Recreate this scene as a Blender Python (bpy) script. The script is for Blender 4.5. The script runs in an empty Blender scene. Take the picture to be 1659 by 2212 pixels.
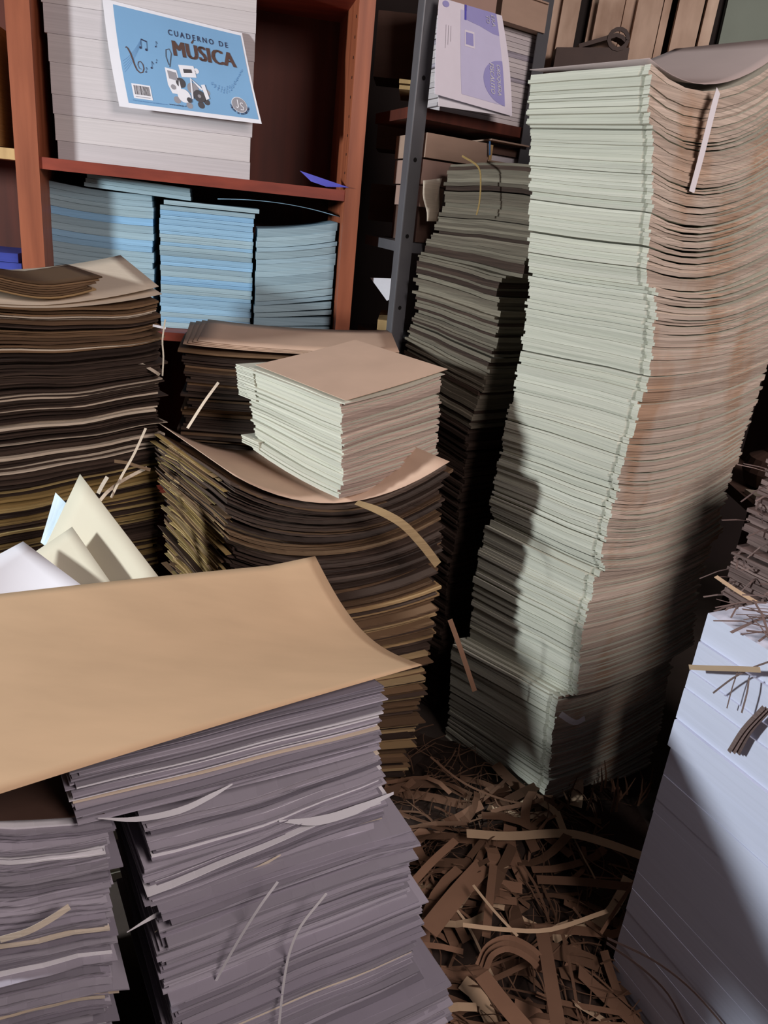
import bpy, math, random
import numpy as np
from mathutils import Vector

# ------------------------------------------------------------------ camera
FPX, EYE = 1661.0, 1.5
PITCH, ROLL = math.radians(21.5), math.radians(6.1)
FW = np.array([0, math.cos(PITCH), -math.sin(PITCH)])
_r0 = np.array([1.0, 0, 0]); _u0 = np.array([0, math.sin(PITCH), math.cos(PITCH)])
RT = math.cos(ROLL) * _r0 + math.sin(ROLL) * _u0
UP = math.cos(ROLL) * _u0 - math.sin(ROLL) * _r0
CAM = np.array([0, 0, EYE])
scene = bpy.context.scene
COL = scene.collection
cd = bpy.data.cameras.new('camera'); cam = bpy.data.objects.new('camera', cd); COL.objects.link(cam)
cd.sensor_fit = 'VERTICAL'; cd.sensor_height = 36.0; cd.lens = 36.0 * FPX / 2212.0
cd.clip_start = 0.02
from mathutils import Matrix
cam.matrix_world = Matrix(((RT[0], UP[0], -FW[0], 0), (RT[1], UP[1], -FW[1], 0), (RT[2], UP[2], -FW[2], EYE), (0, 0, 0, 1)))
scene.camera = cam

# ------------------------------------------------------------------ light
w = bpy.data.worlds.new('world'); scene.world = w; w.use_nodes = True
w.node_tree.nodes['Background'].inputs[0].default_value = (0.62, 0.55, 0.60, 1)
w.node_tree.nodes['Background'].inputs[1].default_value = 0.045

def lamp(name, kind, loc, energy, color, size, target=None, size_y=None):
    l = bpy.data.lights.new(name, kind); l.energy = energy; l.color = color
    if kind == 'AREA':
        l.size = size
        if size_y: l.shape = 'RECTANGLE'; l.size_y = size_y
    else: l.shadow_soft_size = size
    o = bpy.data.objects.new(name, l); COL.objects.link(o); o.location = loc
    if target is not None:
        o.rotation_euler = (Vector(target) - Vector(loc)).to_track_quat('-Z', 'Y').to_euler()
    return o
lamp('work_lamp_light', 'POINT', (-2.85, 0.30, 1.72), 400, (0.90, 0.97, 1.0), 0.13)
lamp('warm_fill_light', 'AREA', (1.75, -0.6, 2.8), 82, (1.0, 0.88, 0.85), 1.3, (0.2, 1.6, 0.8))  # unseen soft fill added from the right to warm the right-hand faces
vs = scene.view_settings
vs.view_transform = 'Standard'; vs.look = 'None'; vs.gamma = 1; vs.use_curve_mapping = False
vs.exposure = 0.0

# ------------------------------------------------------------------ helpers
def ray(x, y): return FW + (x - 829.5) / FPX * RT - (y - 1106) / FPX * UP
def atz(x, y, z): d = ray(x, y); return CAM + d * (z - EYE) / d[2]
def aty(x, y, Y): d = ray(x, y); return CAM + d * Y / d[1]
def onv(x, y, Q, ang):                       # pixel on a vertical plane through Q running along angle ang
    a = math.radians(ang); n = np.array([-math.sin(a), math.cos(a), 0]); d = ray(x, y)
    q = np.array([Q[0], Q[1], 0]); return CAM + d * ((q - CAM) @ n) / (d @ n)
def dirv(a): a = math.radians(a); return np.array([math.cos(a), math.sin(a), 0])
def lerp(a, b, t): return a + (b - a) * t

def link(name, verts, faces, mat, parent=None, smooth=False, mats=None, midx=None):
    me = bpy.data.meshes.new(name)
    me.from_pydata([tuple(map(float, v)) for v in verts], [], faces)
    if mats:
        for m in mats: me.materials.append(m)
        for p, i in zip(me.polygons, midx): p.material_index = i
    else: me.materials.append(mat)
    if smooth: me.polygons.foreach_set('use_smooth', [True] * len(me.polygons))
    o = bpy.data.objects.new(name, me); COL.objects.link(o)
    if parent is not None: o.parent = parent
    return o

def local(o, loc):                           # move the mesh origin of a top-level thing to loc
    loc = Vector([float(c) for c in loc]); o.data.transform(Matrix.Translation(-loc)); o.location = loc; return o

def tag(o, label, cat, group=None):
    o['label'] = label; o['category'] = cat
    if group: o['group'] = group
    return o

def thing(name, label, cat, loc=(0, 0, 0), group=None):
    o = bpy.data.objects.new(name, None); COL.objects.link(o)
    o.location = tuple(float(c) for c in loc); o.empty_display_size = 0.05
    return tag(o, label, cat, group)

def struct(o): o['kind'] = 'structure'; return o

def smooth_path(pts, n=4):
    P = [np.array(p, float) for p in pts]
    if len(P) < 3: return P
    Q = [2 * P[0] - P[1]] + P + [2 * P[-1] - P[-2]]; out = []
    for i in range(1, len(Q) - 2):
        for k in range(n):
            t = k / n; a, b, c, d = Q[i - 1:i + 3]
            out.append(.5 * (2 * b + (c - a) * t + (2 * a - 5 * b + 4 * c - d) * t * t + (3 * b - a - 3 * c + d) * t ** 3))
    return out + [P[-1]]

class MB:
    def __init__(s): s.v = []; s.f = []
    def hexa(s, p):                          # 8 points: bottom ring 4, top ring 4
        b = len(s.v); s.v += [tuple(q) for q in p]
        s.f += [tuple(b + i for i in q) for q in ((0, 3, 2, 1), (4, 5, 6, 7), (0, 1, 5, 4), (1, 2, 6, 5), (2, 3, 7, 6), (3, 0, 4, 7))]
        return s
    def box(s, C, a, b, c):                  # corner + three edge vectors
        C, a, b, c = map(np.array, (C, a, b, c)); return s.hexa([C, C + a, C + a + b, C + b, C + c, C + a + c, C + a + b + c, C + b + c])
    def ribbon(s, pts, nrm, width, th=0.0006):
        pts = [np.array(p, float) for p in pts]; n = len(pts); b = len(s.v)
        wds = width if hasattr(width, '__len__') else [width] * n
        nr = nrm if isinstance(nrm, list) else [nrm] * n
        for i, p in enumerate(pts):
            t = pts[min(i + 1, n - 1)] - pts[max(i - 1, 0)]; t = t / (np.linalg.norm(t) + 1e-9)
            k = np.array(nr[i], float); sd = np.cross(t, k); sd /= (np.linalg.norm(sd) + 1e-9); k = np.cross(sd, t)
            for q in (p - sd * wds[i] / 2 - k * th / 2, p + sd * wds[i] / 2 - k * th / 2, p + sd * wds[i] / 2 + k * th / 2, p - sd * wds[i] / 2 + k * th / 2): s.v.append(tuple(q))
        for i in range(n - 1):
            o = b + 4 * i
            for j in range(4): s.f.append((o + j, o + (j + 1) % 4, o + 4 + (j + 1) % 4, o + 4 + j))
        s.f.append((b + 3, b + 2, b + 1, b)); e = b + 4 * (n - 1); s.f.append((e, e + 1, e + 2, e + 3))
        return s
    def build(s, name, mat, parent=None, smooth=False):
        org = np.array(parent.location) if parent is not None and parent.parent is None else np.zeros(3)
        if parent is not None and parent.parent is not None: org = np.array(parent.parent.location) + np.array(parent.location)
        return link(name, [np.array(v) - org for v in s.v], s.f, mat, parent, smooth)
    def solo(s, name, mat, label, cat, group=None, smooth=False):
        o = link(name, s.v, s.f, mat, None, smooth)
        v = np.array(s.v); local(o, (v[:, 0].mean(), v[:, 1].mean(), v[:, 2].min())); return tag(o, label, cat, group)

def patch(fn, nu, nv, th=0.0006):            # thin curved sheet, fn(u, v) -> point
    us = np.linspace(0, 1, nu); vv = np.linspace(0, 1, nv); m = MB()
    P = np.array([[fn(u, v) for v in vv] for u in us])
    gu = np.gradient(P, axis=0); gv = np.gradient(P, axis=1); N = np.cross(gu, gv); N /= np.linalg.norm(N, axis=2, keepdims=True) + 1e-12
    A = (P + N * th / 2).reshape(-1, 3); B = (P - N * th / 2).reshape(-1, 3); k = nu * nv
    m.v = [tuple(q) for q in A] + [tuple(q) for q in B]
    for i in range(nu - 1):
        for j in range(nv - 1):
            a, b, c, d = i * nv + j, (i + 1) * nv + j, (i + 1) * nv + j + 1, i * nv + j + 1
            m.f.append((a, b, c, d)); m.f.append((k + d, k + c, k + b, k + a))
    rim = [i * nv for i in range(nu)] + [(nu - 1) * nv + j for j in range(1, nv)] + [i * nv + nv - 1 for i in range(nu - 2, -1, -1)] + [j for j in range(nv - 2, 0, -1)]
    for a, b in zip(rim, rim[1:] + rim[:1]): m.f.append((b, a, k + a, k + b))
    return m

# ------------------------------------------------------------------ materials
def srgb(r, g, b):
    f = lambda c: (c / 255 / 12.92) if c / 255 <= 0.04045 else ((c / 255 + 0.055) / 1.055) ** 2.4
    return (f(r), f(g), f(b), 1)
def mk(name):
    m = bpy.data.materials.new(name); m.use_nodes = True; nt = m.node_tree
    return m, nt, nt.nodes['Principled BSDF']
def nd(nt, t, **kw):
    n = nt.nodes.new(t)
    for k, v in kw.items(): setattr(n, k, v)
    return n
def paper(name, col, col2=None, rnd=0.25, scale=(5, 5, 260), lines=0.35, rough=0.85, bump=0.25, stain=None):
    """sheets: colour differs a little from sheet to sheet, with fine leaf lines along the cut edge"""
    m, nt, b = mk(name); L = nt.links.new
    col2 = col2 or col
    tc = nd(nt, 'ShaderNodeTexCoord'); mp = nd(nt, 'ShaderNodeMapping'); mp.inputs['Scale'].default_value = scale
    L(tc.outputs['Object'], mp.inputs['Vector'])
    nz = nd(nt, 'ShaderNodeTexNoise'); nz.inputs['Scale'].default_value = 1.0; nz.inputs['Detail'].default_value = 4
    L(mp.outputs[0], nz.inputs['Vector'])
    oi = nd(nt, 'ShaderNodeObjectInfo')
    mx = nd(nt, 'ShaderNodeMix', data_type='RGBA'); mx.inputs[6].default_value = srgb(*col); mx.inputs[7].default_value = srgb(*col2)
    L(oi.outputs['Random'], mx.inputs[0])
    mr = nd(nt, 'ShaderNodeMapRange'); mr.inputs[1].default_value = 0.3; mr.inputs[2].default_value = 0.7
    mr.inputs[3].default_value = 1 - lines; mr.inputs[4].default_value = 1.0; L(nz.outputs['Fac'], mr.inputs[0])
    ge = nd(nt, 'ShaderNodeNewGeometry'); sx = nd(nt, 'ShaderNodeSeparateXYZ'); L(ge.outputs['Normal'], sx.inputs[0])
    ab = nd(nt, 'ShaderNodeMath', operation='ABSOLUTE'); L(sx.outputs[2], ab.inputs[0])
    fl = nd(nt, 'ShaderNodeMapRange'); fl.inputs[1].default_value = 0.55; fl.inputs[2].default_value = 0.9; fl.inputs[3].default_value = 0; fl.inputs[4].default_value = 1 if scale[2] > 50 else 0; L(ab.outputs[0], fl.inputs[0])
    mfl = nd(nt, 'ShaderNodeMix', data_type='FLOAT'); L(fl.outputs[0], mfl.inputs[0]); L(mr.outputs[0], mfl.inputs[2]); mfl.inputs[3].default_value = 1 - lines * .4
    wn = nd(nt, 'ShaderNodeTexWhiteNoise', noise_dimensions='1D'); L(oi.outputs['Random'], wn.inputs['W'])
    mr2 = nd(nt, 'ShaderNodeMapRange'); mr2.inputs[3].default_value = 1 - rnd; mr2.inputs[4].default_value = 1.0; L(wn.outputs['Value'], mr2.inputs[0])
    mu = nd(nt, 'ShaderNodeMath', operation='MULTIPLY'); L(mfl.outputs[0], mu.inputs[0]); L(mr2.outputs[0], mu.inputs[1])
    out = mx.outputs[2]
    if stain:
        n2 = nd(nt, 'ShaderNodeTexNoise'); n2.inputs['Scale'].default_value = stain[1]; n2.inputs['Detail'].default_value = 3
        mp2 = nd(nt, 'ShaderNodeMapping'); mp2.inputs['Scale'].default_value = stain[2] if len(stain) > 2 else (1, 1, 1)
        L(tc.outputs['Object'], mp2.inputs['Vector']); L(mp2.outputs[0], n2.inputs['Vector'])
        r2 = nd(nt, 'ShaderNodeMapRange'); r2.inputs[1].default_value = 0.48; r2.inputs[2].default_value = 0.68; L(n2.outputs['Fac'], r2.inputs[0])
        m2 = nd(nt, 'ShaderNodeMix', data_type='RGBA'); L(r2.outputs[0], m2.inputs[0]); L(out, m2.inputs[6]); m2.inputs[7].default_value = srgb(*stain[0]); out = m2.outputs[2]
    vm = nd(nt, 'ShaderNodeVectorMath', operation='SCALE'); L(out, vm.inputs[0]); L(mu.outputs[0], vm.inputs['Scale'])
    L(vm.outputs[0], b.inputs['Base Color'])
    b.inputs['Roughness'].default_value = rough; b.inputs['Specular IOR Level'].default_value = 0.2
    if bump:
        bp = nd(nt, 'ShaderNodeBump'); bp.inputs['Strength'].default_value = bump; bp.inputs['Distance'].default_value = 0.002
        L(nz.outputs['Fac'], bp.inputs['Height']); L(bp.outputs[0], b.inputs['Normal'])
    return m
def plain(name, col, rough=0.7, noise=0.15, scale=(30, 30, 30), metal=0.0, spec=0.3, col2=None):
    m, nt, b = mk(name); L = nt.links.new
    tc = nd(nt, 'ShaderNodeTexCoord'); mp = nd(nt, 'ShaderNodeMapping'); mp.inputs['Scale'].default_value = scale
    nz = nd(nt, 'ShaderNodeTexNoise'); nz.inputs['Scale'].default_value = 1; nz.inputs['Detail'].default_value = 5
    L(tc.outputs['Object'], mp.inputs['Vector']); L(mp.outputs[0], nz.inputs['Vector'])
    mr = nd(nt, 'ShaderNodeMapRange'); mr.inputs[1].default_value = 0.3; mr.inputs[2].default_value = 0.7; L(nz.outputs['Fac'], mr.inputs[0])
    mx = nd(nt, 'ShaderNodeMix', data_type='RGBA'); c = srgb(*col)
    mx.inputs[6].default_value = srgb(*col2) if col2 else tuple(v * (1 - noise) for v in c[:3]) + (1,); mx.inputs[7].default_value = c
    L(mr.outputs[0], mx.inputs[0]); L(mx.outputs[2], b.inputs['Base Color'])
    b.inputs['Roughness'].default_value = rough; b.inputs['Metallic'].default_value = metal; b.inputs['Specular IOR Level'].default_value = spec
    return m

M = {}
M['green_card'] = paper('pale_green_card', (206, 210, 192), (196, 202, 182), 0.16, (4, 4, 420), 0.28)
M['tall'] = paper('cream_card_edges', (214, 213, 198), (204, 204, 188), 0.14, (4, 4, 420), 0.20, bump=.12)
M['tall_side'] = paper('tan_card_edges', (222, 204, 188), (204, 184, 168), 0.32, (4, 4, 420), 0.40, stain=((196, 162, 136), 3.0, (3, 3, 1.2)))
M['pale_side'] = paper('pinkish_card_edges', (216, 192, 178), (192, 168, 156), 0.32, (4, 4, 420), 0.35)
M['tall_top'] = plain('grey_board', (176, 160, 156), 0.8, 0.06, (8, 8, 8))
M['pale'] = paper('cream_paper', (220, 219, 204), (212, 211, 194), 0.12, (4, 4, 420), 0.18, bump=.12)
M['kraft'] = paper('kraft_edges', (150, 118, 88), (112, 86, 66), 0.45, (5, 5, 280), 0.45)
M['kraft_light'] = paper('light_kraft_edges', (198, 170, 128), (180, 146, 104), 0.3, (5, 5, 280), 0.3)
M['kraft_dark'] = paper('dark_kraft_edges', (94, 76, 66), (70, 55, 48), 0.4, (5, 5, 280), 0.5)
M['cream_strip'] = paper('cream_sheet_edges', (236, 220, 200), (214, 194, 172), 0.3, (6, 6, 300), 0.2)
M['straw'] = paper('straw_edges', (196, 170, 116), (166, 136, 84), 0.35, (6, 6, 300), 0.3)
M['kraft_sheet'] = paper('kraft_sheet', (208, 174, 140), (206, 172, 138), 0.03, (6, 16, 16), 0.10, 0.8, 0.05)
M['kraft_top'] = paper('kraft_cover_sheet', (214, 182, 160), (206, 174, 150), 0.08, (9, 9, 9), 0.10, 0.8, 0.05)
M['cream_sheet'] = paper('cream_sheet', (206, 198, 178), (200, 194, 178), 0.06, (9, 9, 9), 0.05, 0.8, 0.03)
M['white_sheet'] = paper('white_sheet', (226, 222, 226), (214, 210, 216), 0.06, (9, 9, 9), 0.04, 0.75, 0.03)
M['blue_card'] = plain('pale_blue_card', (214, 232, 244), 0.6, 0.03)
M['white_edges'] = paper('white_paper_edges', (206, 198, 210), (172, 163, 177), 0.42, (4, 4, 300), 0.66)
M['white_block'] = paper('white_block_edges', (217, 221, 240), (213, 217, 238), 0.03, (3, 3, 160), 0.06, 0.8, 0.05)
M['white_shelf'] = paper('white_ream_edges', (216, 208, 208), (204, 196, 198), 0.10, (4, 4, 300), 0.14, 0.85, 0.1)
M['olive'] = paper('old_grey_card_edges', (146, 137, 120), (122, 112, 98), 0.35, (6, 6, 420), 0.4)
M['brown_trim'] = paper('brown_trimmed_edges', (166, 142, 136), (130, 108, 104), 0.4, (9, 9, 300), 0.4)
M['strip'] = paper('brown_paper_strip', (146, 110, 88), (112, 84, 66), 0.35, (14, 14, 14), 0.15)
M['strip_light'] = paper('light_paper_strip', (206, 178, 148), (188, 158, 128), 0.2, (14, 14, 14), 0.1)
M['blue'] = paper('light_blue_covers', (150, 198, 236), (164, 202, 226), 0.18, (3, 3, 330), 0.3)
M['blue_grey'] = paper('grey_blue_covers', (160, 188, 202), (172, 198, 208), 0.22, (3, 3, 330), 0.3)
M['violet'] = plain('violet_blue_paper', (92, 92, 190), 0.6, 0.1)
M['purple'] = paper('blue_violet_covers', (74, 86, 176), (62, 72, 156), 0.2, (3, 3, 300), 0.2)
M['wood'] = plain('red_brown_wood', (160, 90, 60), 0.5, 0, (30, 30, 2.5), 0, 0.4, (126, 66, 42))
M['wood_h'] = plain('red_brown_shelf', (142, 62, 44), 0.5, 0, (2.5, 30, 30), 0, 0.4, (112, 46, 34))
M['wood_dark'] = plain('dark_red_panel', (92, 44, 32), 0.6, 0, (20, 20, 2), 0, 0.3, (70, 34, 26))
M['pale_wood'] = plain('pale_wood', (206, 172, 120), 0.7, 0, (30, 30, 6), 0, 0.3, (176, 142, 98))
M['slat'] = plain('weathered_board', (220, 192, 170), 0.8, 0, (14, 14, 5), 0, 0.2, (168, 138, 118))
M['metal'] = plain('grey_painted_steel', (98, 98, 102), 0.45, 0.15, (9, 9, 9), 0.2, 0.5)
M['hole'] = plain('dark_hole', (14, 12, 12), 0.9, 0.1)
M['cardboard'] = plain('cardboard', (178, 150, 132), 0.8, 0.12, (8, 8, 30))
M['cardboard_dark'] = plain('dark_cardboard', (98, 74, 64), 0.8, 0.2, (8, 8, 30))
M['pink_box'] = plain('pinkish_cardboard', (172, 142, 130), 0.7, 0.1, (8, 8, 8))
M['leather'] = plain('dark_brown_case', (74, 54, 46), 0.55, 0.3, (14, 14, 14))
M['concrete'] = plain('dusty_floor', (74, 64, 58), 0.9, 0.4, (5, 5, 5))
M['wall'] = plain('dark_wall', (58, 48, 46), 0.9, 0.3, (3, 3, 3))
M['greenwall'] = plain('grey_green_board', (172, 184, 170), 0.85, 0.12, (5, 5, 5))
M['print_blue'] = plain('print_light_blue', (124, 166, 204), 0.6, 0.05, (10, 10, 10))
M['print_white'] = plain('print_white', (228, 226, 232), 0.6, 0.02)
M['print_brown'] = plain('print_brown', (92, 68, 62), 0.6, 0.1)
M['print_navy'] = plain('print_navy', (54, 56, 82), 0.6, 0.05)
M['print_grey'] = plain('print_grey', (150, 146, 152), 0.6, 0.1)
M['print_dark'] = plain('print_dark', (78, 74, 78), 0.6, 0.1)
M['print_blue_dark'] = plain('print_mid_blue', (84, 128, 178), 0.6, 0.05)
M['lav'] = plain('print_lavender', (212, 208, 240), 0.6, 0.04)
M['lav_dark'] = plain('print_dark_lavender', (166, 162, 218), 0.6, 0.05)
M['lav_light'] = plain('print_pale_lavender', (238, 232, 244), 0.6, 0.03)
M['lav_deep'] = plain('print_indigo', (96, 92, 196), 0.6, 0.05)
M['dark_stuff'] = plain('dark_clutter', (44, 36, 34), 0.8, 0.3, (9, 9, 9))

# ------------------------------------------------------------------ paper stack builder
KEYS = ('cx', 'cy', 'al', 'ar', 'wl', 'wr', 'tl', 'tr', 'sl', 'sr')
def poser(rows):
    z = [r[0] for r in rows]; cols = {k: [r[i + 1] for r in rows] for i, k in enumerate(KEYS)}
    return lambda h: {k: float(np.interp(h, z, c)) for k, c in cols.items()}

def stack(name, label, cat, z0, z1, rows, th, mats, seed, jit=0.003, rot=0.4, wave=0.0, nu=7, nv=7, us=None, groove=None,
          fan=0.0, gapp=0.10, gapf=None, gapk=.3, part='sheet', group=None, wavef=1.0, root=None, spikes=0.0, rmat=None, fray=0.0, thick=.10):
    """rows: (z, corner x, y, angle of left edge, angle of right edge, lengths, dz at far ends, sag at middles), bottom to top"""
    rng = random.Random(seed); pose = poser(rows)
    c0 = pose(z0)
    mid = np.array([c0['cx'], c0['cy'], 0]) + dirv(c0['al']) * c0['wl'] / 2 + dirv(c0['ar']) * c0['wr'] / 2
    root = root or thing(name, label, cat, (mid[0], mid[1], z0), group)
    org = np.array(root.location)
    us = us or list(np.linspace(0, 1, nu)); vv = list(np.linspace(0, 1, nv)); nu = len(us); nv = len(vv)
    U, V = np.meshgrid(us, vv, indexing='ij')
    ph = [rng.uniform(0, 6.28) for _ in range(6)]
    lay = []; z = z0; ft = fr = tt = tr_ = jl = jr = 0.0
    while True:                                    # the under side of every layer; a layer's top is the next one's under side
        if rng.random() < 0.12:                    # a new bundle: its own tilt and its own shift
            tt = rng.uniform(-fan, fan); tr_ = rng.uniform(-fan, fan); jl = rng.gauss(0, jit * 1.2); jr = rng.gauss(0, jit * 1.2)
        e = min(1, (z - z0) / .04)
        ft += (tt * e - ft) * 0.3; fr += (tr_ * e - fr) * 0.3
        p = pose(min(z, z1))
        Z = z + (p['tl'] + ft) * U + (p['tr'] + fr) * V + p['sl'] * 4 * U * (1 - U) + p['sr'] * 4 * V * (1 - V)
        if wave:
            Z = Z + wave * e * (np.sin(6.28 * wavef * (1.1 * U + 0.6 * V) + ph[0] + 7 * z) + 0.6 * np.sin(6.28 * wavef * (2.3 * U - 1.1 * V) + ph[1] - 11 * z)
                            + 0.5 * np.sin(6.28 * wavef * (1.7 * V + .3 * U) + ph[2] + 9 * z))
        if lay: Z = np.maximum(Z, lay[-1][0] + .0012)
        lay.append((Z, p, jl, jr, z))
        if z >= z1: break
        t = rng.uniform(*th)
        if rng.random() < thick: t *= rng.uniform(1.3, 2.2)
        z = min(z + t, z1) if z + t < z1 - th[0] * .5 else z1
    n = nu * nv; f = []
    for a_ in range(nu - 1):
        for b_ in range(nv - 1):
            q = (a_ * nv + b_, a_ * nv + b_ + 1, (a_ + 1) * nv + b_ + 1, (a_ + 1) * nv + b_)
            f.append(q); f.append(tuple(n + k for k in reversed(q)))
    rim = [k * nv for k in range(nu)] + [(nu - 1) * nv + j for j in range(1, nv)] + [k * nv + nv - 1 for k in range(nu - 2, -1, -1)] + [j for j in range(nv - 2, 0, -1)]
    mid_ = [0] * len(f)
    for a_, b_ in zip(rim, rim[1:] + rim[:1]): f.append((a_, b_, n + b_, n + a_)); mid_.append(1 if a_ < nv and b_ < nv else 0)
    for i in range(len(lay) - 1):
        Z, p, jl, jr, z = lay[i]; Zn = lay[i + 1][0]
        a = rng.gauss(0, rot); dl = dirv(p['al'] + a); dr = dirv(p['ar'] + a)
        ol = jl + rng.gauss(0, jit); orr = jr + rng.gauss(0, jit)
        if rng.random() < spikes: ol -= rng.uniform(1.5, 4) * jit * rng.choice((1, 1, -.5)); orr -= rng.uniform(1, 3) * jit
        wl, wr = p['wl'] * (1 + rng.gauss(0, 0.004)), p['wr'] * (1 + rng.gauss(0, 0.004))
        C = np.array([p['cx'], p['cy'], 0.0]) + dl * ol + dr * orr
        g = gapk * (Zn - Z) if rng.random() < gapp else 0.0002
        if gapf and rng.random() < gapf(z): g = g + (Zn - Z) * rng.uniform(.25, .6) * np.minimum(1, V * 5)
        X = C[0] + dl[0] * wl * U + dr[0] * wr * V; Y = C[1] + dl[1] * wl * U + dr[1] * wr * V
        if groove:
            k = us.index(groove); X[k, 0] += dr[0] * .006; Y[k, 0] += dr[1] * .006
        curl = rng.uniform(-1, 1) * fray * (Zn - Z) * np.maximum(0, .25 - U) * 4 * (1 - V)
        lo = np.stack([X - org[0], Y - org[1], Z + curl - org[2]], -1).reshape(-1, 3); hi = np.stack([X - org[0], Y - org[1], Zn - g + curl - org[2]], -1).reshape(-1, 3)
        m = rng.choices([q[0] for q in mats], [q[1] for q in mats])[0] if not callable(mats) else mats(z, rng)
        vs_ = lo.tolist() + hi.tolist()
        if rmat: link(part, vs_, f, None, root, mats=[m, rmat], midx=mid_)
        else: link(part, vs_, f, m, root)
    return root

def fit(Cxy, ang, px):                       # length and dz from a corner column to a pixel along a vertical plane
    Q = onv(px[0], px[1], Cxy, ang); return math.hypot(Q[0] - Cxy[0], Q[1] - Cxy[1]), Q[2]

# ------------------------------------------------------------------ room shell
struct(MB().box((-3, -2.2, -0.06), (5.6, 0, 0), (0, 6.0, 0), (0, 0, 0.06)).build('floor', M['concrete']))
struct(MB().box((-3, 3.6, 0), (5.6, 0, 0), (0, 0.1, 0), (0, 0, 2.9)).build('wall_back', M['wall']))
struct(MB().box((2.5, -2.2, 0), (0.1, 0, 0), (0, 5.8, 0), (0, 0, 2.9)).build('wall_right', M['wall']))
struct(MB().box((-3.1, -2.2, 0), (0.1, 0, 0), (0, 5.8, 0), (0, 0, 2.9)).build('wall_left', M['wall']))

# ------------------------------------------------------------------ tall cream stack
T = [(0.00, .512, 1.66, 128, 36, .40, .47, 0.0, 0.0, 0, 0),
     (0.12, .512, 1.66, 128, 36, .40, .47, -.05, .02, 0, -.02),
     (0.39, .490, 1.66, 128, 36, .40, .47, -.055, .02, 0, -.025),
     (0.405, .535, 1.66, 128, 36, .40, .47, -.055, .03, 0, -.025),
     (0.543, .518, 1.66, 128, 36, .39, .46, -.035, .03, 0, -.02),
     (0.735, .508, 1.66, 128, 36, .38, .46, -.02, .03, 0, -.02),
     (0.745, .527, 1.66, 128, 36, .38, .46, -.018, .035, 0, -.03),
     (0.97, .520, 1.66, 128, 36, .375, .46, -.02, .045, 0, -.035),
     (1.11, .526, 1.66, 128, 36, .375, .46, -.02, .045, 0, -.02),
     (1.234, .529, 1.66, 128, 36, .38, .46, -.016, .05, 0, -.018),
     (1.395, .510, 1.66, 128, 36, .36, .46, -.003, .065, 0, -.036),
     (1.405, .486, 1.66, 128, 36, .335, .46, -.003, .065, 0, -.038),
     (1.56, .464, 1.66, 128, 36, .34, .46, .012, .09, 0, -.05),
     (1.695, .432, 1.66, 128, 36, .325, .46, .006, .10, 0, -.06),
     (1.70, .424, 1.66, 128, 36, .325, .46, .004, .105, 0, -.062),
     (1.80, .402, 1.66, 128, 36, .31, .46, .0, .12, 0, -.065)]
US = [0, .045, .058, .075, .3, .6, 1]
tall = stack('paper_stack', 'tallest cream paper stack rising above head height, right of centre', 'paper stack', 0.0, 1.797, T, (.0055, .0085),
             [(M['tall'], 5), (M['pale'], 1)], 11, jit=.0022, rot=.25, us=US, nv=9, groove=.058, fan=.004, wave=.0012, group='floor stacks', rmat=M['tall_side'], gapf=lambda z: .5 if z < 1.0 else .22)
def topsheet(rows, z, off=0.003, **k):
    p = poser(rows)(z); C = np.array([p['cx'], p['cy'], 0]); dl, dr = dirv(p['al']), dirv(p['ar'])
    def fn(u, v):
        q = C + dl * p['wl'] * u + dr * p['wr'] * v
        q[2] = z + off + p['tl'] * u + p['tr'] * v + p['sl'] * 4 * u * (1 - u) + p['sr'] * 4 * v * (1 - v) + (k['extra'](u, v) if 'extra' in k else 0)
        return q
    return fn
def under(o, root):                          # re-parent a world-space mesh as part of a thing
    org = root.location + (root.parent.location if root.parent else Vector((0, 0, 0)))
    o.data.transform(Matrix.Translation(-org)); o.parent = root; return o
patch(topsheet(T, 1.80, .006, extra=lambda u, v: .04 * u * 4 * v * (1 - v)), 12, 14, .001).solo(
    'cover_sheet', M['tall_top'], 'curled grey-brown board lying on top of the tallest cream stack', 'sheet', smooth=True)
# white slips
Cq = np.array([.43, 1.66])
def slip(name, pxs, Q, ang, width, mat, label, cat='paper strip', off=0.012, group=None, nrm=None):
    n = np.array([math.sin(math.radians(ang)), -math.cos(math.radians(ang)), 0])
    pts = [onv(x, y, Q, ang) + n * (off if not hasattr(off, '__len__') else off[i]) for i, (x, y) in enumerate(pxs)]
    m = len(pts); tt = np.linspace(0, 1, m); sp = smooth_path(pts); ts = np.linspace(0, 1, len(sp))
    if hasattr(width, '__len__'): width = list(np.interp(ts, tt, width))
    if isinstance(nrm, list): nrm = [np.array([np.interp(t, tt, [q[k] for q in nrm]) for k in range(3)]) for t in ts]
    return MB().ribbon(sp, nrm if nrm is not None else n, width).solo(name, mat, label, cat, group)
slip('paper_slip', [(1548, 196), (1532, 225), (1512, 290), (1495, 350), (1476, 414)], Cq, 36, .018, M['white_sheet'], 'narrow white paper slip hanging down the tallest stack', off=[.004, .012, .016, .018, .02])
slip('paper_slip', [(1206, 1537), (1228, 1545), (1250, 1536)], (.52, 1.655), 20, .016, M['white_sheet'], 'small folded white slip poking out low on the tallest stack', off=[.01, .03, .03])

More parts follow.
